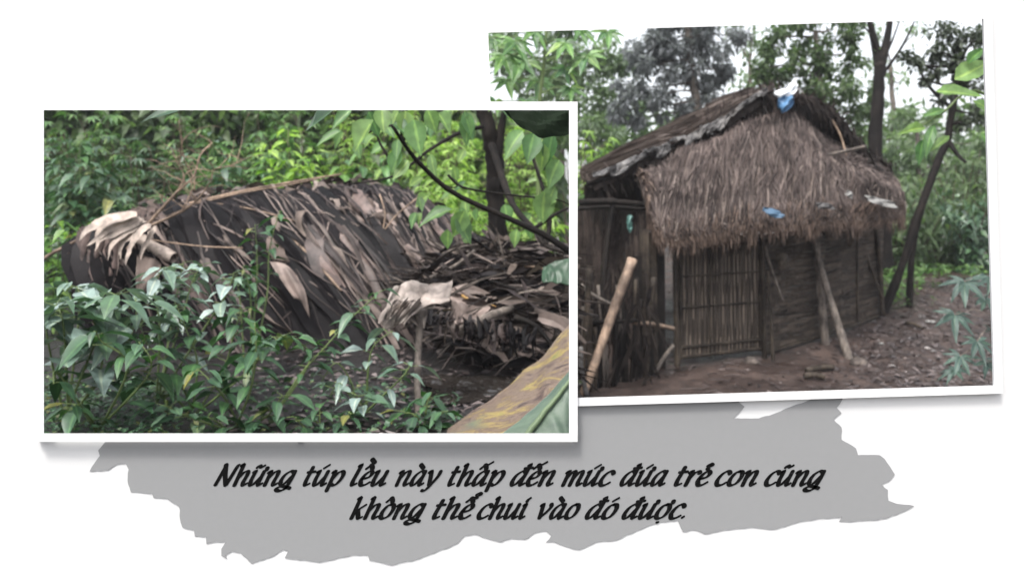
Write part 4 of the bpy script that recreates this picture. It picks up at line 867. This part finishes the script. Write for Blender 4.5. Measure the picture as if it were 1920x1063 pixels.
# set-back gable wall, darkened straw standing for the shaded roof interior
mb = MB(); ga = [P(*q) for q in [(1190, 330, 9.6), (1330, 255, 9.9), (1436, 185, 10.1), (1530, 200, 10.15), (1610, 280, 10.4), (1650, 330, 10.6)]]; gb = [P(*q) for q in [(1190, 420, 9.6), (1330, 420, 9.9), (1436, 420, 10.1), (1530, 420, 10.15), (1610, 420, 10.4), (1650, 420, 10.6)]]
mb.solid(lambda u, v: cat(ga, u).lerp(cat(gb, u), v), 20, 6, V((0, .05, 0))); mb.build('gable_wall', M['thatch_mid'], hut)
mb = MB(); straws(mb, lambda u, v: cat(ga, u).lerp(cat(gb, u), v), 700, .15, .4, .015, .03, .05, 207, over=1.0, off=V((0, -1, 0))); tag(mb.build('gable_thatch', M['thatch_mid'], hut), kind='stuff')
# apron continuing up into the gable as bundles
mb = MB(); R = random.Random(208)
for k in range(150):
    u = U(.3, .62); p = cat(TOP, u) + V((0, U(-.05, .15), U(-.04, .06))); L = U(.12, .34); q = p + V((U(-.12, .12), U(-.1, .1), L)); mb.strip([p - V((0, .03, .08)), p.lerp(q, .5) + rvec() * .02, q + V((0, -.04, -.02))], V((1, .4, 0)), [.022, .02, .006])
tag(mb.build('gable_bundle', M['thatch'], hut), kind='stuff')
# front wall: plan of the wall foot
W = [G(1236, 8.3), G(1272, 8.42), G(1428, 8.78), G(1545, 9.4), G(1655, 10.25)]
def panel(name, a, b_, z0, z1, mat, th=.03, n=8, inset=.0, parent=hut):
    b = MB(); dirv = (b_ - a); dirv.z = 0; nr = V((dirv.y, -dirv.x, 0)).normalized()
    def f(u, v):
        p = a.lerp(b_, u); zb = lerp(a.z, b_.z, u); p = V((p.x, p.y, zb + z0 + (z1 - z0) * v)); return p + nr * (.02 * noise.noise(V((u * 3, v * 3, a.x))) - inset)
    b.solid(f, n, n, -nr * th); o = b.build(name, mat, parent); return o, f, nr
o, dF, dn = panel('door', W[1], W[2], .06, 1.34, M['door_mat'])
# align the slat pattern with the door
for v in (.02, .10, .42, .68, .93):
    mb = MB(); mb.tube([dF(k / 8, v) + dn * .012 for k in range(9)], .017 if v < .2 else .011, 7); mb.build('crossbar', M['old_bamboo'], o)
for u in (.015, .36, .985):
    mb = MB(); mb.tube([dF(u, k / 8) + dn * .016 for k in range(9)], .022 if u != .36 else .012, 7); mb.build('stile', M['old_bamboo'], o)
mb = MB(); R = random.Random(210)
for k in range(60):
    u = (k + .5) / 60 + U(-.003, .003); e = U(-.006, .006); v1_ = U(.93, 1.0); mb.strip([dF(u + e * v / 6, v1_ * v / 6) + dn * (.005 + .006 * math.sin(k * 2.1 + v)) for v in range(7)], V((1, .35, 0)), [U(.010, .017)] * 7, .12)
tag(mb.build('slat', leafmat('door_slat', [(.017, .013, .0105), (.040, .031, .025), (.026, .020, .016), (.058, .045, .036)], trans=0, rough=.7, spec=.15), o), kind='stuff')
wvm = leafmat('weave_strip', [(.016, .013, .011), (.052, .040, .032), (.03, .024, .02), (.085, .067, .054), (.04, .032, .026)], trans=0, rough=.75, spec=.15)
for a, b_, mt in ((W[2], W[3], 'weave'), (W[3], W[4], 'weave')):
    o2, wF, wn = panel('wall_panel', a, b_, .05, 1.32, M[mt]); mb = MB(); R = random.Random(int(a.x * 100))
    for r_ in range(32):
        for cI in range(4):
            u0_ = max(0, cI / 4 + (-.12 if r_ % 2 else 0) + U(-.03, .03)); v = (r_ + .5) / 32 + U(-.006, .006)
            mb.strip([wF(min(1, u0_ + f * .27), v + .006 * math.sin(5 * f + r_)) + wn * (.004 + .012 * abs(math.sin(6.3 * f + r_ * 1.57))) for f in (0, .2, .4, .6, .8, 1)], UP + rvec() * .08, [U(.026, .042)] * 6)
    tag(mb.build('weave_strip', wvm, o2), kind='stuff')
    mb = MB(); mb.tube([wF(k / 8, -.01) + wn * .03 for k in range(9)], .022, 7); mb.build('sill_pole', M['old_bamboo'], o2)
    if a is W[3]:
        mb = MB(); mb.tube([wF(.52, k / 8) + wn * .02 for k in range(9)], .014, 7); mb.build('batten', M['old_bamboo'], o2)
panel('gap_shade', W[0], W[1], .0, 1.4, M['thatch_dark'], inset=.25)  # dark panel set back to stand for the shade inside the opening
hp_ = lambda *a, **k: pole(*a, parent=hut, **k)
hp_('door_post', [(1270, 694, 8.36), (1267, 560, 8.38), (1265, 435, 8.4)], .03, .028, 'old_bamboo')
hp_('door_post', [(1434, 680, 8.72), (1432, 560, 8.74), (1428, 430, 8.76)], .03, .026, 'old_bamboo')
hp_('door_post', [(1450, 690, 8.6), (1446, 600, 8.65), (1440, 508, 8.7)], .022, .02, 'bamboo' if False else 'old_bamboo')
hp_('wall_post', [(1549, 668, 9.2), (1540, 560, 9.2), (1527, 420, 9.2)], .05, .042, 'bark_mid')
hp_('leaning_brace', [(1601, 700, 8.7), (1575, 620, 8.9), (1550, 540, 9.05), (1532, 470, 9.15), (1528, 415, 9.2)], .05, .032, 'bark_mid')
hp_('slat_brace', [(1468, 565, 8.75), (1448, 510, 8.75), (1428, 440, 8.75)], .018, .016, 'bark_mid')
hp_('corner_post', [(1654, 592, 10.1), (1650, 500, 10.1), (1640, 400, 10.1)], .035, .03, 'old_bamboo')
hp_('corner_brace', [(1655, 560, 10.0), (1632, 500, 10.0), (1616, 450, 10.0)], .022, .02, 'old_bamboo')
hp_('porch_post', [(1122, 640, 8.2), (1134, 500, 8.3), (1150, 372, 8.4)], .035, .03, 'bark')
hp_('porch_beam', [(1086, 380, 8.3), (1140, 378, 8.35), (1215, 384, 8.4)], .035, .03, 'bark')
hp_('porch_beam', [(1085, 392, 8.6), (1145, 388, 8.6), (1210, 393, 8.6)], .022, .02, 'bark')
mb = MB(); ea = [P(1096, 346, 9.9), P(1150, 330, 9.9), P(1215, 330, 9.7)]; eb = [P(1096, 395, 10.0), P(1150, 396, 9.9), P(1215, 400, 9.7)]
mb.solid(lambda u, v: cat(ea, u).lerp(cat(eb, u), v), 8, 4, V((0, .05, 0))); mb.build('eave_shade', M['thatch_dark'], hut)  # dark sheet added to paint the shade under the left eave
hp_('rafter', [(1100, 345, 8.8), (1170, 330, 8.9), (1240, 330, 9.0)], .03, .025, 'bark')
hp_('rafter', [(1500, 302, 9.15), (1560, 289, 9.2), (1622, 275, 9.35)], .022, .018, 'bark_mid')
hp_('rafter', [(1560, 225, 9.6), (1578, 260, 9.55), (1594, 325, 9.5)], .014, .01, 'twig')
hp_('rafter', [(1630, 285, 9.8), (1640, 310, 9.8), (1650, 345, 9.8)], .018, .014, 'bark')
hp_('rafter', [(1430, 175, 9.3), (1436, 215, 9.3), (1440, 262, 9.3)], .018, .014, 'bark')
# plank wall left of the door and thatch side wall
for k, (x0, y0, x1, y1, d, mt) in enumerate([(1210, 735, 1208, 430, 8.0, 'old_bamboo'), (1226, 712, 1222, 440, 8.15, 'old_bamboo'), (1240, 702, 1238, 445, 8.25, 'bark'), (1195, 735, 1196, 480, 7.9, 'bark')]):
    mb = MB(); a = P(x0, y0, d); b_ = P(x1, y1, d); mb.box((a + b_) / 2, V((.085, .02, 0)), V((-.006, .022, 0)), (b_ - a)); mb.build('plank', M[mt], hut)
SW = [[P(*q) for q in [(1084, 385, 10.0), (1130, 390, 9.6), (1212, 395, 9.0)]], [P(*q) for q in [(1084, 650, 9.9), (1130, 670, 9.3), (1212, 700, 8.6)]]]
def SWf(u, v): return cat(SW[0], u).lerp(cat(SW[1], u), v)
mb = MB(); mb.solid(SWf, 12, 8, V((.03, .05, 0))); mb.build('side_wall', M['thatch_dark'], hut)
mb = MB(); straws(mb, SWf, 900, .14, .4, .012, .03, .06, 211, over=1.0, mess=.2, off=V((-.4, -.8, 0))); tag(mb.build('side_thatch', M['thatch_mid'], hut), kind='stuff')
# things lying on or hanging from the hut
R = random.Random(220)
def rag(name, cols, mat, label, cat_, seed, rum=.03, parent=None):
    A = [[P(*q) for q in r] for r in cols]; b = MB()
    b.solid(lambda u, v: cat([cat(r, v) for r in A], u) + V((.4, -1, .3)) * (rum * noise.noise(V((u * 4 + seed, v * 4, seed)))) + V((0, -1, 0)) * rum * .6 * math.sin(7 * u + 9 * v), 14, 14, V((.003, .008, 0)))
    return tag(b.build(name, mat, origin=tuple(A[-1][0]), sm=True), label, cat_)
bag = thing('plastic_bag', tuple(P(1475, 205, 9.2)), 'white and blue plastic bag caught on the peak of the thatched roof', 'bag')
for nm, cols, mt in (('white_top', [[(1468, 168, 9.25), (1482, 156, 9.25), (1497, 147, 9.25)], [(1453, 172, 9.15), (1476, 172, 9.12), (1496, 158, 9.2)], [(1458, 184, 9.15), (1474, 183, 9.1), (1490, 176, 9.15)]], 'plastic_white'), ('blue_base', [[(1460, 180, 9.14), (1476, 182, 9.09), (1490, 174, 9.14)], [(1460, 194, 9.13), (1474, 196, 9.1), (1488, 188, 9.13)], [(1464, 206, 9.14), (1470, 211, 9.12), (1484, 200, 9.14)]], 'plastic_blue')):
    A = [[P(*q) for q in r] for r in cols]; b = MB(); b.solid(lambda u, v: cat([cat(r, v) for r in A], u) + V((0, -1, 0)) * (.03 * math.sin(7 * u + 9 * v) + .03 * math.sin(3.14 * v)) + V((.5, -1, .6)) * (.05 * noise.noise(V((u * 4, v * 4, 3))) + .02 * noise.noise(V((u * 11, v * 11, 5)))), 16, 16, V((0, .03, 0))); b.build(nm, M[mt], bag, sm=True)
rag('plastic_scrap', [[(1428, 388, 8.03), (1445, 390, 8.01), (1462, 396, 8.04)], [(1432, 396, 7.98), (1450, 400, 7.96), (1468, 402, 7.98)], [(1440, 402, 7.96), (1452, 408, 7.94), (1470, 408, 7.96)]], M['blue_scrap'], 'crumpled blue plastic scrap lying on the thatch above the door', 'scrap', 3)
rag('plastic_scrap', [[(1622, 366, 8.88), (1650, 372, 8.98), (1678, 380, 9.08)], [(1626, 374, 8.83), (1652, 378, 8.93), (1680, 386, 9.03)], [(1636, 380, 8.80), (1656, 386, 8.88), (1684, 392, 8.98)]], M['dirty_white'], 'torn white plastic scrap on the right corner of the thatch', 'scrap', 5)
rag('plastic_scrap', [[(1530, 380, 8.38), (1545, 380, 8.40), (1562, 384, 8.44)], [(1532, 386, 8.34), (1548, 388, 8.36), (1564, 390, 8.40)]] + [[(1536, 391, 8.32), (1550, 392, 8.34), (1566, 394, 8.38)]], M['grey_sheet'], 'grey scrap of sheet on the thatch above the wall post', 'scrap', 7)
rag('plastic_scrap', [[(1588, 357, 8.68), (1594, 358, 8.68), (1600, 366, 8.68)], [(1586, 362, 8.65), (1592, 365, 8.65), (1598, 371, 8.65)], [(1586, 366, 8.64), (1592, 370, 8.64), (1597, 374, 8.64)]], M['dirty_white'], 'tiny white scrap on the thatch left of the torn white one', 'scrap', 8)
rag('cloth_pouch', [[(1455, 476, 8.72), (1466, 474, 8.70), (1478, 476, 8.74)], [(1453, 488, 8.68), (1466, 490, 8.64), (1479, 488, 8.70)], [(1456, 502, 8.7), (1466, 506, 8.66), (1475, 502, 8.72)]], M['old_bamboo'], 'small brown pouch hanging on the wall right of the door', 'pouch', 9, .015)
mb = MB(); lump(P(1590, 448, 9.75), .085, .05, .09, 4, mb, 18, .1); tag(mb.build('round_basket', M['old_bamboo'], origin=tuple(P(1590, 460, 9.75)), sm=True), 'round dark basket hanging on the wall under the right eave', 'basket')
rag('plastic_scrap', [[(1176, 405, 8.1), (1180, 403, 8.1), (1186, 406, 8.1)], [(1175, 418, 8.08), (1180, 419, 8.06), (1185, 417, 8.08)], [(1177, 430, 8.08), (1181, 437, 8.07), (1184, 430, 8.08)]], leafmat('green_plastic', [(.05, .12, .11), (.06, .14, .12)], trans=0), 'green plastic strip hanging from the porch beam left of the door', 'scrap', 11, .025)

# stakes, poles and fence at the left of the hut
pole('bamboo_pole', [(1090, 748, 6.95), (1120, 668, 7.0), (1140, 610, 7.05), (1158, 560, 7.1), (1186, 486, 7.2)], .036, .045, 'bamboo', 'thick tan bamboo pole leaning beside the stick fence, cut end upward', 'pole')
pole('pole', [(1089, 534, 7.3), (1110, 552, 7.3), (1148, 572, 7.3)], .02, .018, 'bark_mid', 'short grey stick crossing behind the tan bamboo pole', 'stick')
pole('pole', [(1089, 650, 6.9), (1090, 690, 6.9), (1100, 742, 6.9)], .02, .022, 'grey_sheet', 'thin grey pole standing at the left border beside the tan pole', 'pole')
R = random.Random(230)
sf = thing('stick_fence', tuple(G(1170, 7.5)), 'rough fence of dark upright sticks left of the hut door', 'fence')
for k in range(22):
    px = 1088 + k * 6.6 + U(-3, 3); d = lerp(7.1, 8.0, k / 21) + U(-.1, .1); g = G(px, d); h = U(.4, 1.15); ln = U(-.08, .1)
    mb = MB(); q = smooth([g - V((0, 0, .05)), g + V((ln * .5 + U(-.02, .02), 0, h * .5)), g + V((ln, U(-.05, .05), h))], 8); mb.tube(q, [U(.014, .03)] * 8, 6); mb.build('stake', M[R.choice(('bark', 'bark', 'bark_mid', 'old_bamboo'))], sf, sm=True)
for pts, mt in (([(1190, 604, 7.6), (1225, 608, 7.75), (1263, 616, 7.95)], 'bamboo'), ([(1085, 600, 7.2), (1140, 604, 7.4), (1200, 600, 7.6)], 'bark'), ([(1228, 700, 7.9), (1245, 670, 8.0), (1262, 648, 8.1)], 'bark_mid')): pole('rail', pts, .022, .02, mt, parent=sf)
mb = MB()
for k in range(120):
    px = U(1094, 1225); d = U(7.3, 8.2); g = G(px, d); p = g + V((0, 0, U(.1, 1.1))); L = U(.15, .45); dr = V((U(-.5, .5), U(-.2, .2), -1)).normalized(); mb.strip([p, p + dr * L * .5 + rvec() * .02, p + dr * L], V((1, U(-.5, .5), 0)), [U(.01, .04), U(.015, .05), .01], U(-.3, .3))
tag(mb.build('tangled_leaf', M['thatch_dark'], sf), kind='stuff')

# ground items
def rock(name, px, d, s, mat, label, cat_='stone', seed=1, flat=.6):
    b = MB(); g = G(px, d); lump(g + V((0, 0, s * flat * .4)), s, s * .8, s * flat, seed, b, 16, .3); tag(b.build(name, mat, origin=tuple(g), sm=True), label, cat_)
rock('stone', 1408, 8.55, .075, M['stone'], 'rounded stone under the right end of the door sill', seed=2)
rock('stone', 1610, 8.5, .09, M['stone'], 'stone at the foot of the leaning brace', seed=6)
rock('white_litter', 1744, 10.0, .06, M['dirty_white'], 'crumpled white rubbish by the path beside the slim dark trunk', 'litter', 7, .35)
rock('white_litter', 1652, 9.2, .03, M['dirty_white'], 'tiny white scrap on the earth right of the leaning brace', 'litter', 8, .5)
for a, b_, r0, lab in (((1512, 692, 8.0), (1562, 690, 8.1), .03, 'short broken stick lying on the earth below the wall'), ((1508, 715, 7.7), (1545, 712, 7.7), .03, 'dark rotten stick lying near the bottom border'), ((1700, 590, 9.9), (1730, 600, 9.7), .02, 'thin stick lying beside the slim trunk')):
    mb = MB(); g0 = G(a[0], a[2]); g1 = G(b_[0], b_[2]); mb.tube(smooth([g0 + V((0, 0, .03)), (g0 + g1) / 2 + V((0, 0, .045)), g1 + V((0, 0, .03))], 8), r0, 7); tag(mb.build('fallen_stick', M['old_bamboo'], origin=tuple(g0), sm=True), lab, 'stick')
R = random.Random(240); mb = MB()
for k in range(5200):
    px = U(1240, 1930); d = U(6.9, 12.2); g = G(px, d)
    if R.random() > (.15 + .85 * sstep(1480, 1680, px)): continue
    mb.leaf(g + V((0, 0, .012)), V((U(-1, 1), U(-1, 1), U(-.1, .25))), UP + rvec() * .5, U(.03, .12), U(.012, .05), .1, U(-.25, .3), 3)
for k in range(170):
    g = G(U(1260, 1900), U(7.0, 11.5)); a = U(0, 6.3); h_ = V((math.cos(a), math.sin(a), U(-.05, .12))) * U(.06, .22); mb.tube([g + V((0, 0, .012)), g + h_ * .5 + V((0, 0, .02)), g + h_ + V((0, 0, .012))], U(.003, .008), 4)
tag(mb.build('leaf_litter', M['litter'], origin=tuple(G(1700, 8))), kind='stuff')

# ------------------------------------------------------------------ RIGHT: trees
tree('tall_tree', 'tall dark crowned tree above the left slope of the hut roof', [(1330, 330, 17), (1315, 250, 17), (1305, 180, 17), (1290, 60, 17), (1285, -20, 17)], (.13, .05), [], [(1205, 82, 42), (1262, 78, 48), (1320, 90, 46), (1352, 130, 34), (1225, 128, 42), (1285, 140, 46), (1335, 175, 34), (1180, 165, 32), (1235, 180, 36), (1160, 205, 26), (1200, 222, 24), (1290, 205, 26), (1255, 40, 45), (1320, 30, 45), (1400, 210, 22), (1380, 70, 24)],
     17, 360, .24, .085, 'tree_hazed', seed=300)
tree('green_tree', 'mid green tree behind the peak of the hut roof', [(1560, 420, 15), (1555, 300, 15), (1540, 200, 15), (1530, 60, 15)], (.10, .04), [], [(1440, 80, 34), (1492, 95, 40), (1545, 110, 42), (1595, 95, 36), (1470, 140, 32), (1520, 165, 40), (1575, 170, 42), (1615, 210, 32), (1545, 215, 34), (1600, 255, 26), (1440, 150, 22), (1420, 130, 24), (1640, 175, 20), (1500, 45, 40), (1575, 40, 36), (1610, 310, 24)],
     15, 300, .19, .085, 'tree_green', seed=301)
tree('straight_tree', 'tall straight pale trunk rising behind the right eave of the hut', [(1664, 520, 12.4), (1652, 400, 12.4), (1640, 270, 12.4), (1648, 170, 12.4), (1650, 120, 12.4)], (.115, .085), [([(1650, 125, 12.4), (1640, 80, 12.4), (1626, 20, 12.4)], .09), ([(1650, 125, 12.4), (1662, 80, 12.4), (1672, 20, 12.4)], .09), ([(1655, 140, 12.4), (1690, 90, 12.4), (1715, 40, 12.4)], .03)], [(1610, 40, 24), (1690, 30, 22), (1645, 90, 10)], 12.4, 130, .14, .06, 'tree_green', 'bark', seed=302)
tree('leaning_tree', 'dark trunk leaning right beside the end of the hut', [(1652, 600, 10.4), (1690, 500, 10.4), (1722, 400, 10.4), (1755, 310, 10.4), (1776, 262, 10.4), (1785, 205, 10.4), (1800, 120, 10.4)], (.056, .042), [([(1776, 262, 10.4), (1795, 290, 10.3), (1812, 305, 10.2)], .04), ([(1785, 205, 10.4), (1740, 160, 10.4), (1715, 110, 10.4)], .03), ([(1790, 180, 10.4), (1830, 120, 10.4), (1860, 70, 10.4)], .035)],
     [(1772, 62, 26), (1808, 80, 30), (1838, 120, 26), (1752, 100, 20), (1722, 118, 18), (1700, 105, 14), (1790, 120, 26), (1815, 165, 26), (1772, 175, 20), (1836, 215, 22), (1755, 140, 16), (1800, 230, 18), (1730, 150, 12), (1840, 60, 26)], 10.4, 230, .13, .065, 'tree_black', 'bark', seed=303)
tree('slim_tree', 'slim dark trunk standing just right of the leaning trunk', [(1704, 600, 10.7), (1708, 500, 10.7), (1718, 430, 10.7), (1735, 370, 10.6)], (.048, .034), [], [], 10.7, 0, .1, .05, 'tree_black', 'bark', seed=304)
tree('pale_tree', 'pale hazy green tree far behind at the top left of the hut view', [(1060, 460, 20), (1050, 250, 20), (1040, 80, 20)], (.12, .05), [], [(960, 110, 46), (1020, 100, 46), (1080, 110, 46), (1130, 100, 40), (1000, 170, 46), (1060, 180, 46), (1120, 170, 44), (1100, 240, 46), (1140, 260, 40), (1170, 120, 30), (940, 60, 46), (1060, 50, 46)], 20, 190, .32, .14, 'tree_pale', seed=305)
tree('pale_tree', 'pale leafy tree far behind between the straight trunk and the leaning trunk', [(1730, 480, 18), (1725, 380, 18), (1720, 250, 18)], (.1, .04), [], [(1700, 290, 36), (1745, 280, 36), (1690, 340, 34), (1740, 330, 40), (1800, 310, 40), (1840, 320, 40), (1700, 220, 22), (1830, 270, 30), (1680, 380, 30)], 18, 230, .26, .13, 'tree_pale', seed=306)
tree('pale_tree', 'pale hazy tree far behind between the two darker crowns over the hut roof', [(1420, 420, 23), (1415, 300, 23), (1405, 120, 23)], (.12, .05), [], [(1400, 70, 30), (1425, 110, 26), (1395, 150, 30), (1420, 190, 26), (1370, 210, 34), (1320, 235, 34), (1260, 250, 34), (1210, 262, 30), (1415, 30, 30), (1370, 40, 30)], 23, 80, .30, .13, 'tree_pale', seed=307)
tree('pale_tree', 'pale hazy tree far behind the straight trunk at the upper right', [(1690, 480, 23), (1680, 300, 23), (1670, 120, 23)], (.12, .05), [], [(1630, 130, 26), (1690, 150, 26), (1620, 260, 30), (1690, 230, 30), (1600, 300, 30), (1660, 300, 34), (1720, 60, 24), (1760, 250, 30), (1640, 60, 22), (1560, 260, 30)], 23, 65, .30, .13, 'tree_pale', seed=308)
# cassava at the upper left corner of the hut view
R = random.Random(250); ct = thing('cassava_shrub', tuple(G(1020, 6.3) + V((0, 0, 0))), 'tall cassava with large drooping hand-shaped leaves in the upper left of the hut view', 'shrub', 'cassava round the hut view')
g = G(1020, 6.3); mb = MB(); st = smooth([g, P(1008, 300, 6.3), P(1012, 190, 6.3), P(1020, 120, 6.3), P(1026, 30, 6.3)], 14); mb.tube(st, [lerp(.022, .012, k / 13) for k in range(14)], 7)
lv = MB()
for k, (x, y, s) in enumerate([(965, 78, 58), (945, 105, 54), (980, 115, 56), (1060, 80, 50), (1100, 105, 54), (1010, 150, 46), (950, 150, 44), (1085, 55, 48), (1140, 60, 46), (1000, 60, 50), (920, 70, 50), (1070, 165, 40), (1040, 200, 40), (930, 190, 40), (985, 190, 40), (1060, 130, 40)]):
    d = 6.3 + U(-.35, .35); p = P(x, y, d); a = min(st, key=lambda q: (q - p).length); mb.tube([a, a.lerp(p, .5) + V((0, 0, .03)), p], .005, 4, False)
    palmate(lv, p, V((U(-.4, .4), -.8, -.9)), s / FPX * d, 7, .2, .34, 4)
mb.build('stem', M['green_stem'], ct); lv.build('foliage', M['cassava'], ct)
Gp = 'bushes around the hut'
for k, (px, d, h, r, lab, mt) in enumerate([(1110, 11.4, 2.3, .75, 'yellow green bush beside the left slope of the hut roof', 'cassava_lime'), (1150, 11.9, 1.9, .6, 'mid green bush tucked behind the low left eave', 'cassava'), (1092, 10.8, 1.5, .5, 'low bush at the left border of the hut view', 'cassava')]):
    cassava(px, d, h, r, 260 + k, lab, mt, 5, 42, .16, Gp, .2, clip=lambda q: 960 + FPX * q.x / q.y > 1088)
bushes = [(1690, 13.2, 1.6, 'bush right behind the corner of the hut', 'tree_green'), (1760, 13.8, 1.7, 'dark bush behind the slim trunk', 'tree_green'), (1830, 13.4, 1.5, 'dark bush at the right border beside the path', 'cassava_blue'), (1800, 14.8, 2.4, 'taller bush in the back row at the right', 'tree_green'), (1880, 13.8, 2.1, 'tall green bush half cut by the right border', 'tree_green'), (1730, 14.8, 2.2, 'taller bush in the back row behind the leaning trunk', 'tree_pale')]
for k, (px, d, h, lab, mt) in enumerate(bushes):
    R = random.Random(270 + k); g = G(px, d); t = thing('leafy_bush', tuple(g), lab, 'bush', Gp); st = MB(); lv = MB()
    for j in range(14):
        a = U(0, 6.28); tp = g + V((math.cos(a) * U(.1, .7), math.sin(a) * U(.1, .5), h * U(.45, 1))); q = smooth([g, g.lerp(tp, .5) + rvec() * .08, tp], 6); st.tube(q, [.016, .014, .012, .009, .007, .005], 4)
        for m in range(54):
            p = cat(q, U(.12, 1)) + rvec() * U(.03, .28); lv.leaf(p, rvec() + V((0, -.2, -.5)), (UP + V((0, -.5, 0)) + rvec() * .6).normalized(), U(.10, .22), U(.05, .09), .3, .15, 3)
    st.build('stem', M['brown_stem'], t); lv.build('foliage', M[mt], t)
R = random.Random(280); mb = MB()
for k in range(5200):
    px = U(1085, 1960) ; d = U(21, 24); py = U(200, 420) + 60 * noise.noise(V((px * .008, 1, 1)))
    if py < 330 and R.random() < .45: continue
    mb.leaf(P(px, py, d), rvec() + V((0, 0, -.4)), (UP + rvec()).normalized(), U(.25, .5), U(.15, .25), .2, .1, 3)
tag(mb.build('far_wood', M['tree_green'], origin=tuple(G(1500, 22))), kind='stuff')
R = random.Random(281); mb = MB()
for k in range(2600):
    px = U(1640, 1960); d = U(10.6, 13.2)
    if noise.noise(V((px * .02, d * 1.2, 0))) < -.02 and px > 1700: continue
    if px > 1755 and d < 12.4: continue
    g = G(px, d); mb.leaf(g + V((0, 0, U(0, .16))), V((U(-1, 1), U(-1, 1), U(0, .9))), UP + rvec() * .5, U(.05, .12), U(.03, .06), .3, .1, 3)
tag(mb.build('ground_cover', M['heart'], origin=tuple(G(1720, 11))), kind='stuff')
# near leaves at the right border
nl = thing('leaning_branch', tuple(P(1900, 240, 5.2)), 'leafy branch with broad bright leaves reaching in from the right border', 'branch')
mb = MB(); q = smooth([P(1960, 280, 5.2), P(1880, 200, 5.2), P(1820, 170, 5.2), P(1770, 210, 5.2), (P(1730, 235, 5.2))], 14); mb.tube(q, [lerp(.014, .005, k / 13) for k in range(14)], 6); mb.build('stem', M['green_stem'], nl)
R = random.Random(290); lv = MB()
for a in [(1790, 150, 5.1, 78, -25, .62), (1755, 172, 5.1, 80, 5, .42), (1850, 160, 5.1, 70, 60, .6), (1735, 240, 5.2, 56, 175, .4), (1752, 235, 5.2, 60, 120, .35), (1730, 262, 5.2, 42, 100, .5), (1825, 190, 5.1, 60, 30, .5), (1840, 250, 5.1, 50, 60, .5), (1770, 205, 5.2, 46, 160, .4), (1815, 120, 5.1, 46, -60, .5), (1780, 255, 5.2, 44, 140, .4)]: hleaf(lv, *a)
lv.build('foliage', M['heart'], nl)
fc = thing('cassava_shrub', tuple(G(1900, 5.0)), 'blue green cassava leaves in the lower right corner of the hut view', 'shrub', 'cassava round the hut view')
mb = MB(); lv = MB(); g = G(1900, 5.0); st = smooth([g, P(1890, 760, 5.0), P(1868, 690, 5.0), P(1862, 600, 5.0), P(1880, 500, 5.0)], 14); mb.tube(st, [lerp(.016, .009, k / 13) for k in range(14)], 7)
for x, y, s, ox in [(1808, 528, 54, -.2), (1790, 590, 52, -.3), (1832, 640, 44, 0), (1800, 668, 44, -.5), (1790, 692, 38, -.6), (1846, 560, 42, .2), (1850, 680, 48, .1), (1856, 520, 50, .3), (1860, 620, 44, .2)]:
    d = 5.0 + U(-.2, .2); p = P(x, y, d); a = min(st, key=lambda q: (q - p).length); mb.tube([a, a.lerp(p, .5) + V((0, 0, .04)), p], .004, 4, False); palmate(lv, p, V((ox, -.5, -.55)), s / FPX * d, 7, .2, .28, 4)
mb.build('stem', M['bark_mid'], fc); lv.build('foliage', leafmat('cassava_dusk_leaf', [(.03, .06, .05), (.05, .085, .072), (.04, .075, .055)], rough=.5, spec=.4, trans=.2), fc)

# ------------------------------------------------------------------ thin haze volume, added to imitate the veil of lens flare
mb = MB(); mb.box(V((0, 40, 6)), V((150, 0, 0)), V((0, 130, 0)), V((0, 0, 20)))
hm = bpy.data.materials.new('haze'); hm.use_nodes = True; hn = hm.node_tree; hn.nodes.clear()
hv = hn.nodes.new('ShaderNodeVolumePrincipled'); hv.inputs['Color'].default_value = (.92, .93, 1, 1); hv.inputs['Density'].default_value = .0012; hv.inputs['Anisotropy'].default_value = 0
ho = hn.nodes.new('ShaderNodeOutputMaterial'); hn.links.new(hv.outputs[0], ho.inputs['Volume'])
tag(mb.build('haze', hm, origin=(0, 40, -4)), kind='stuff')
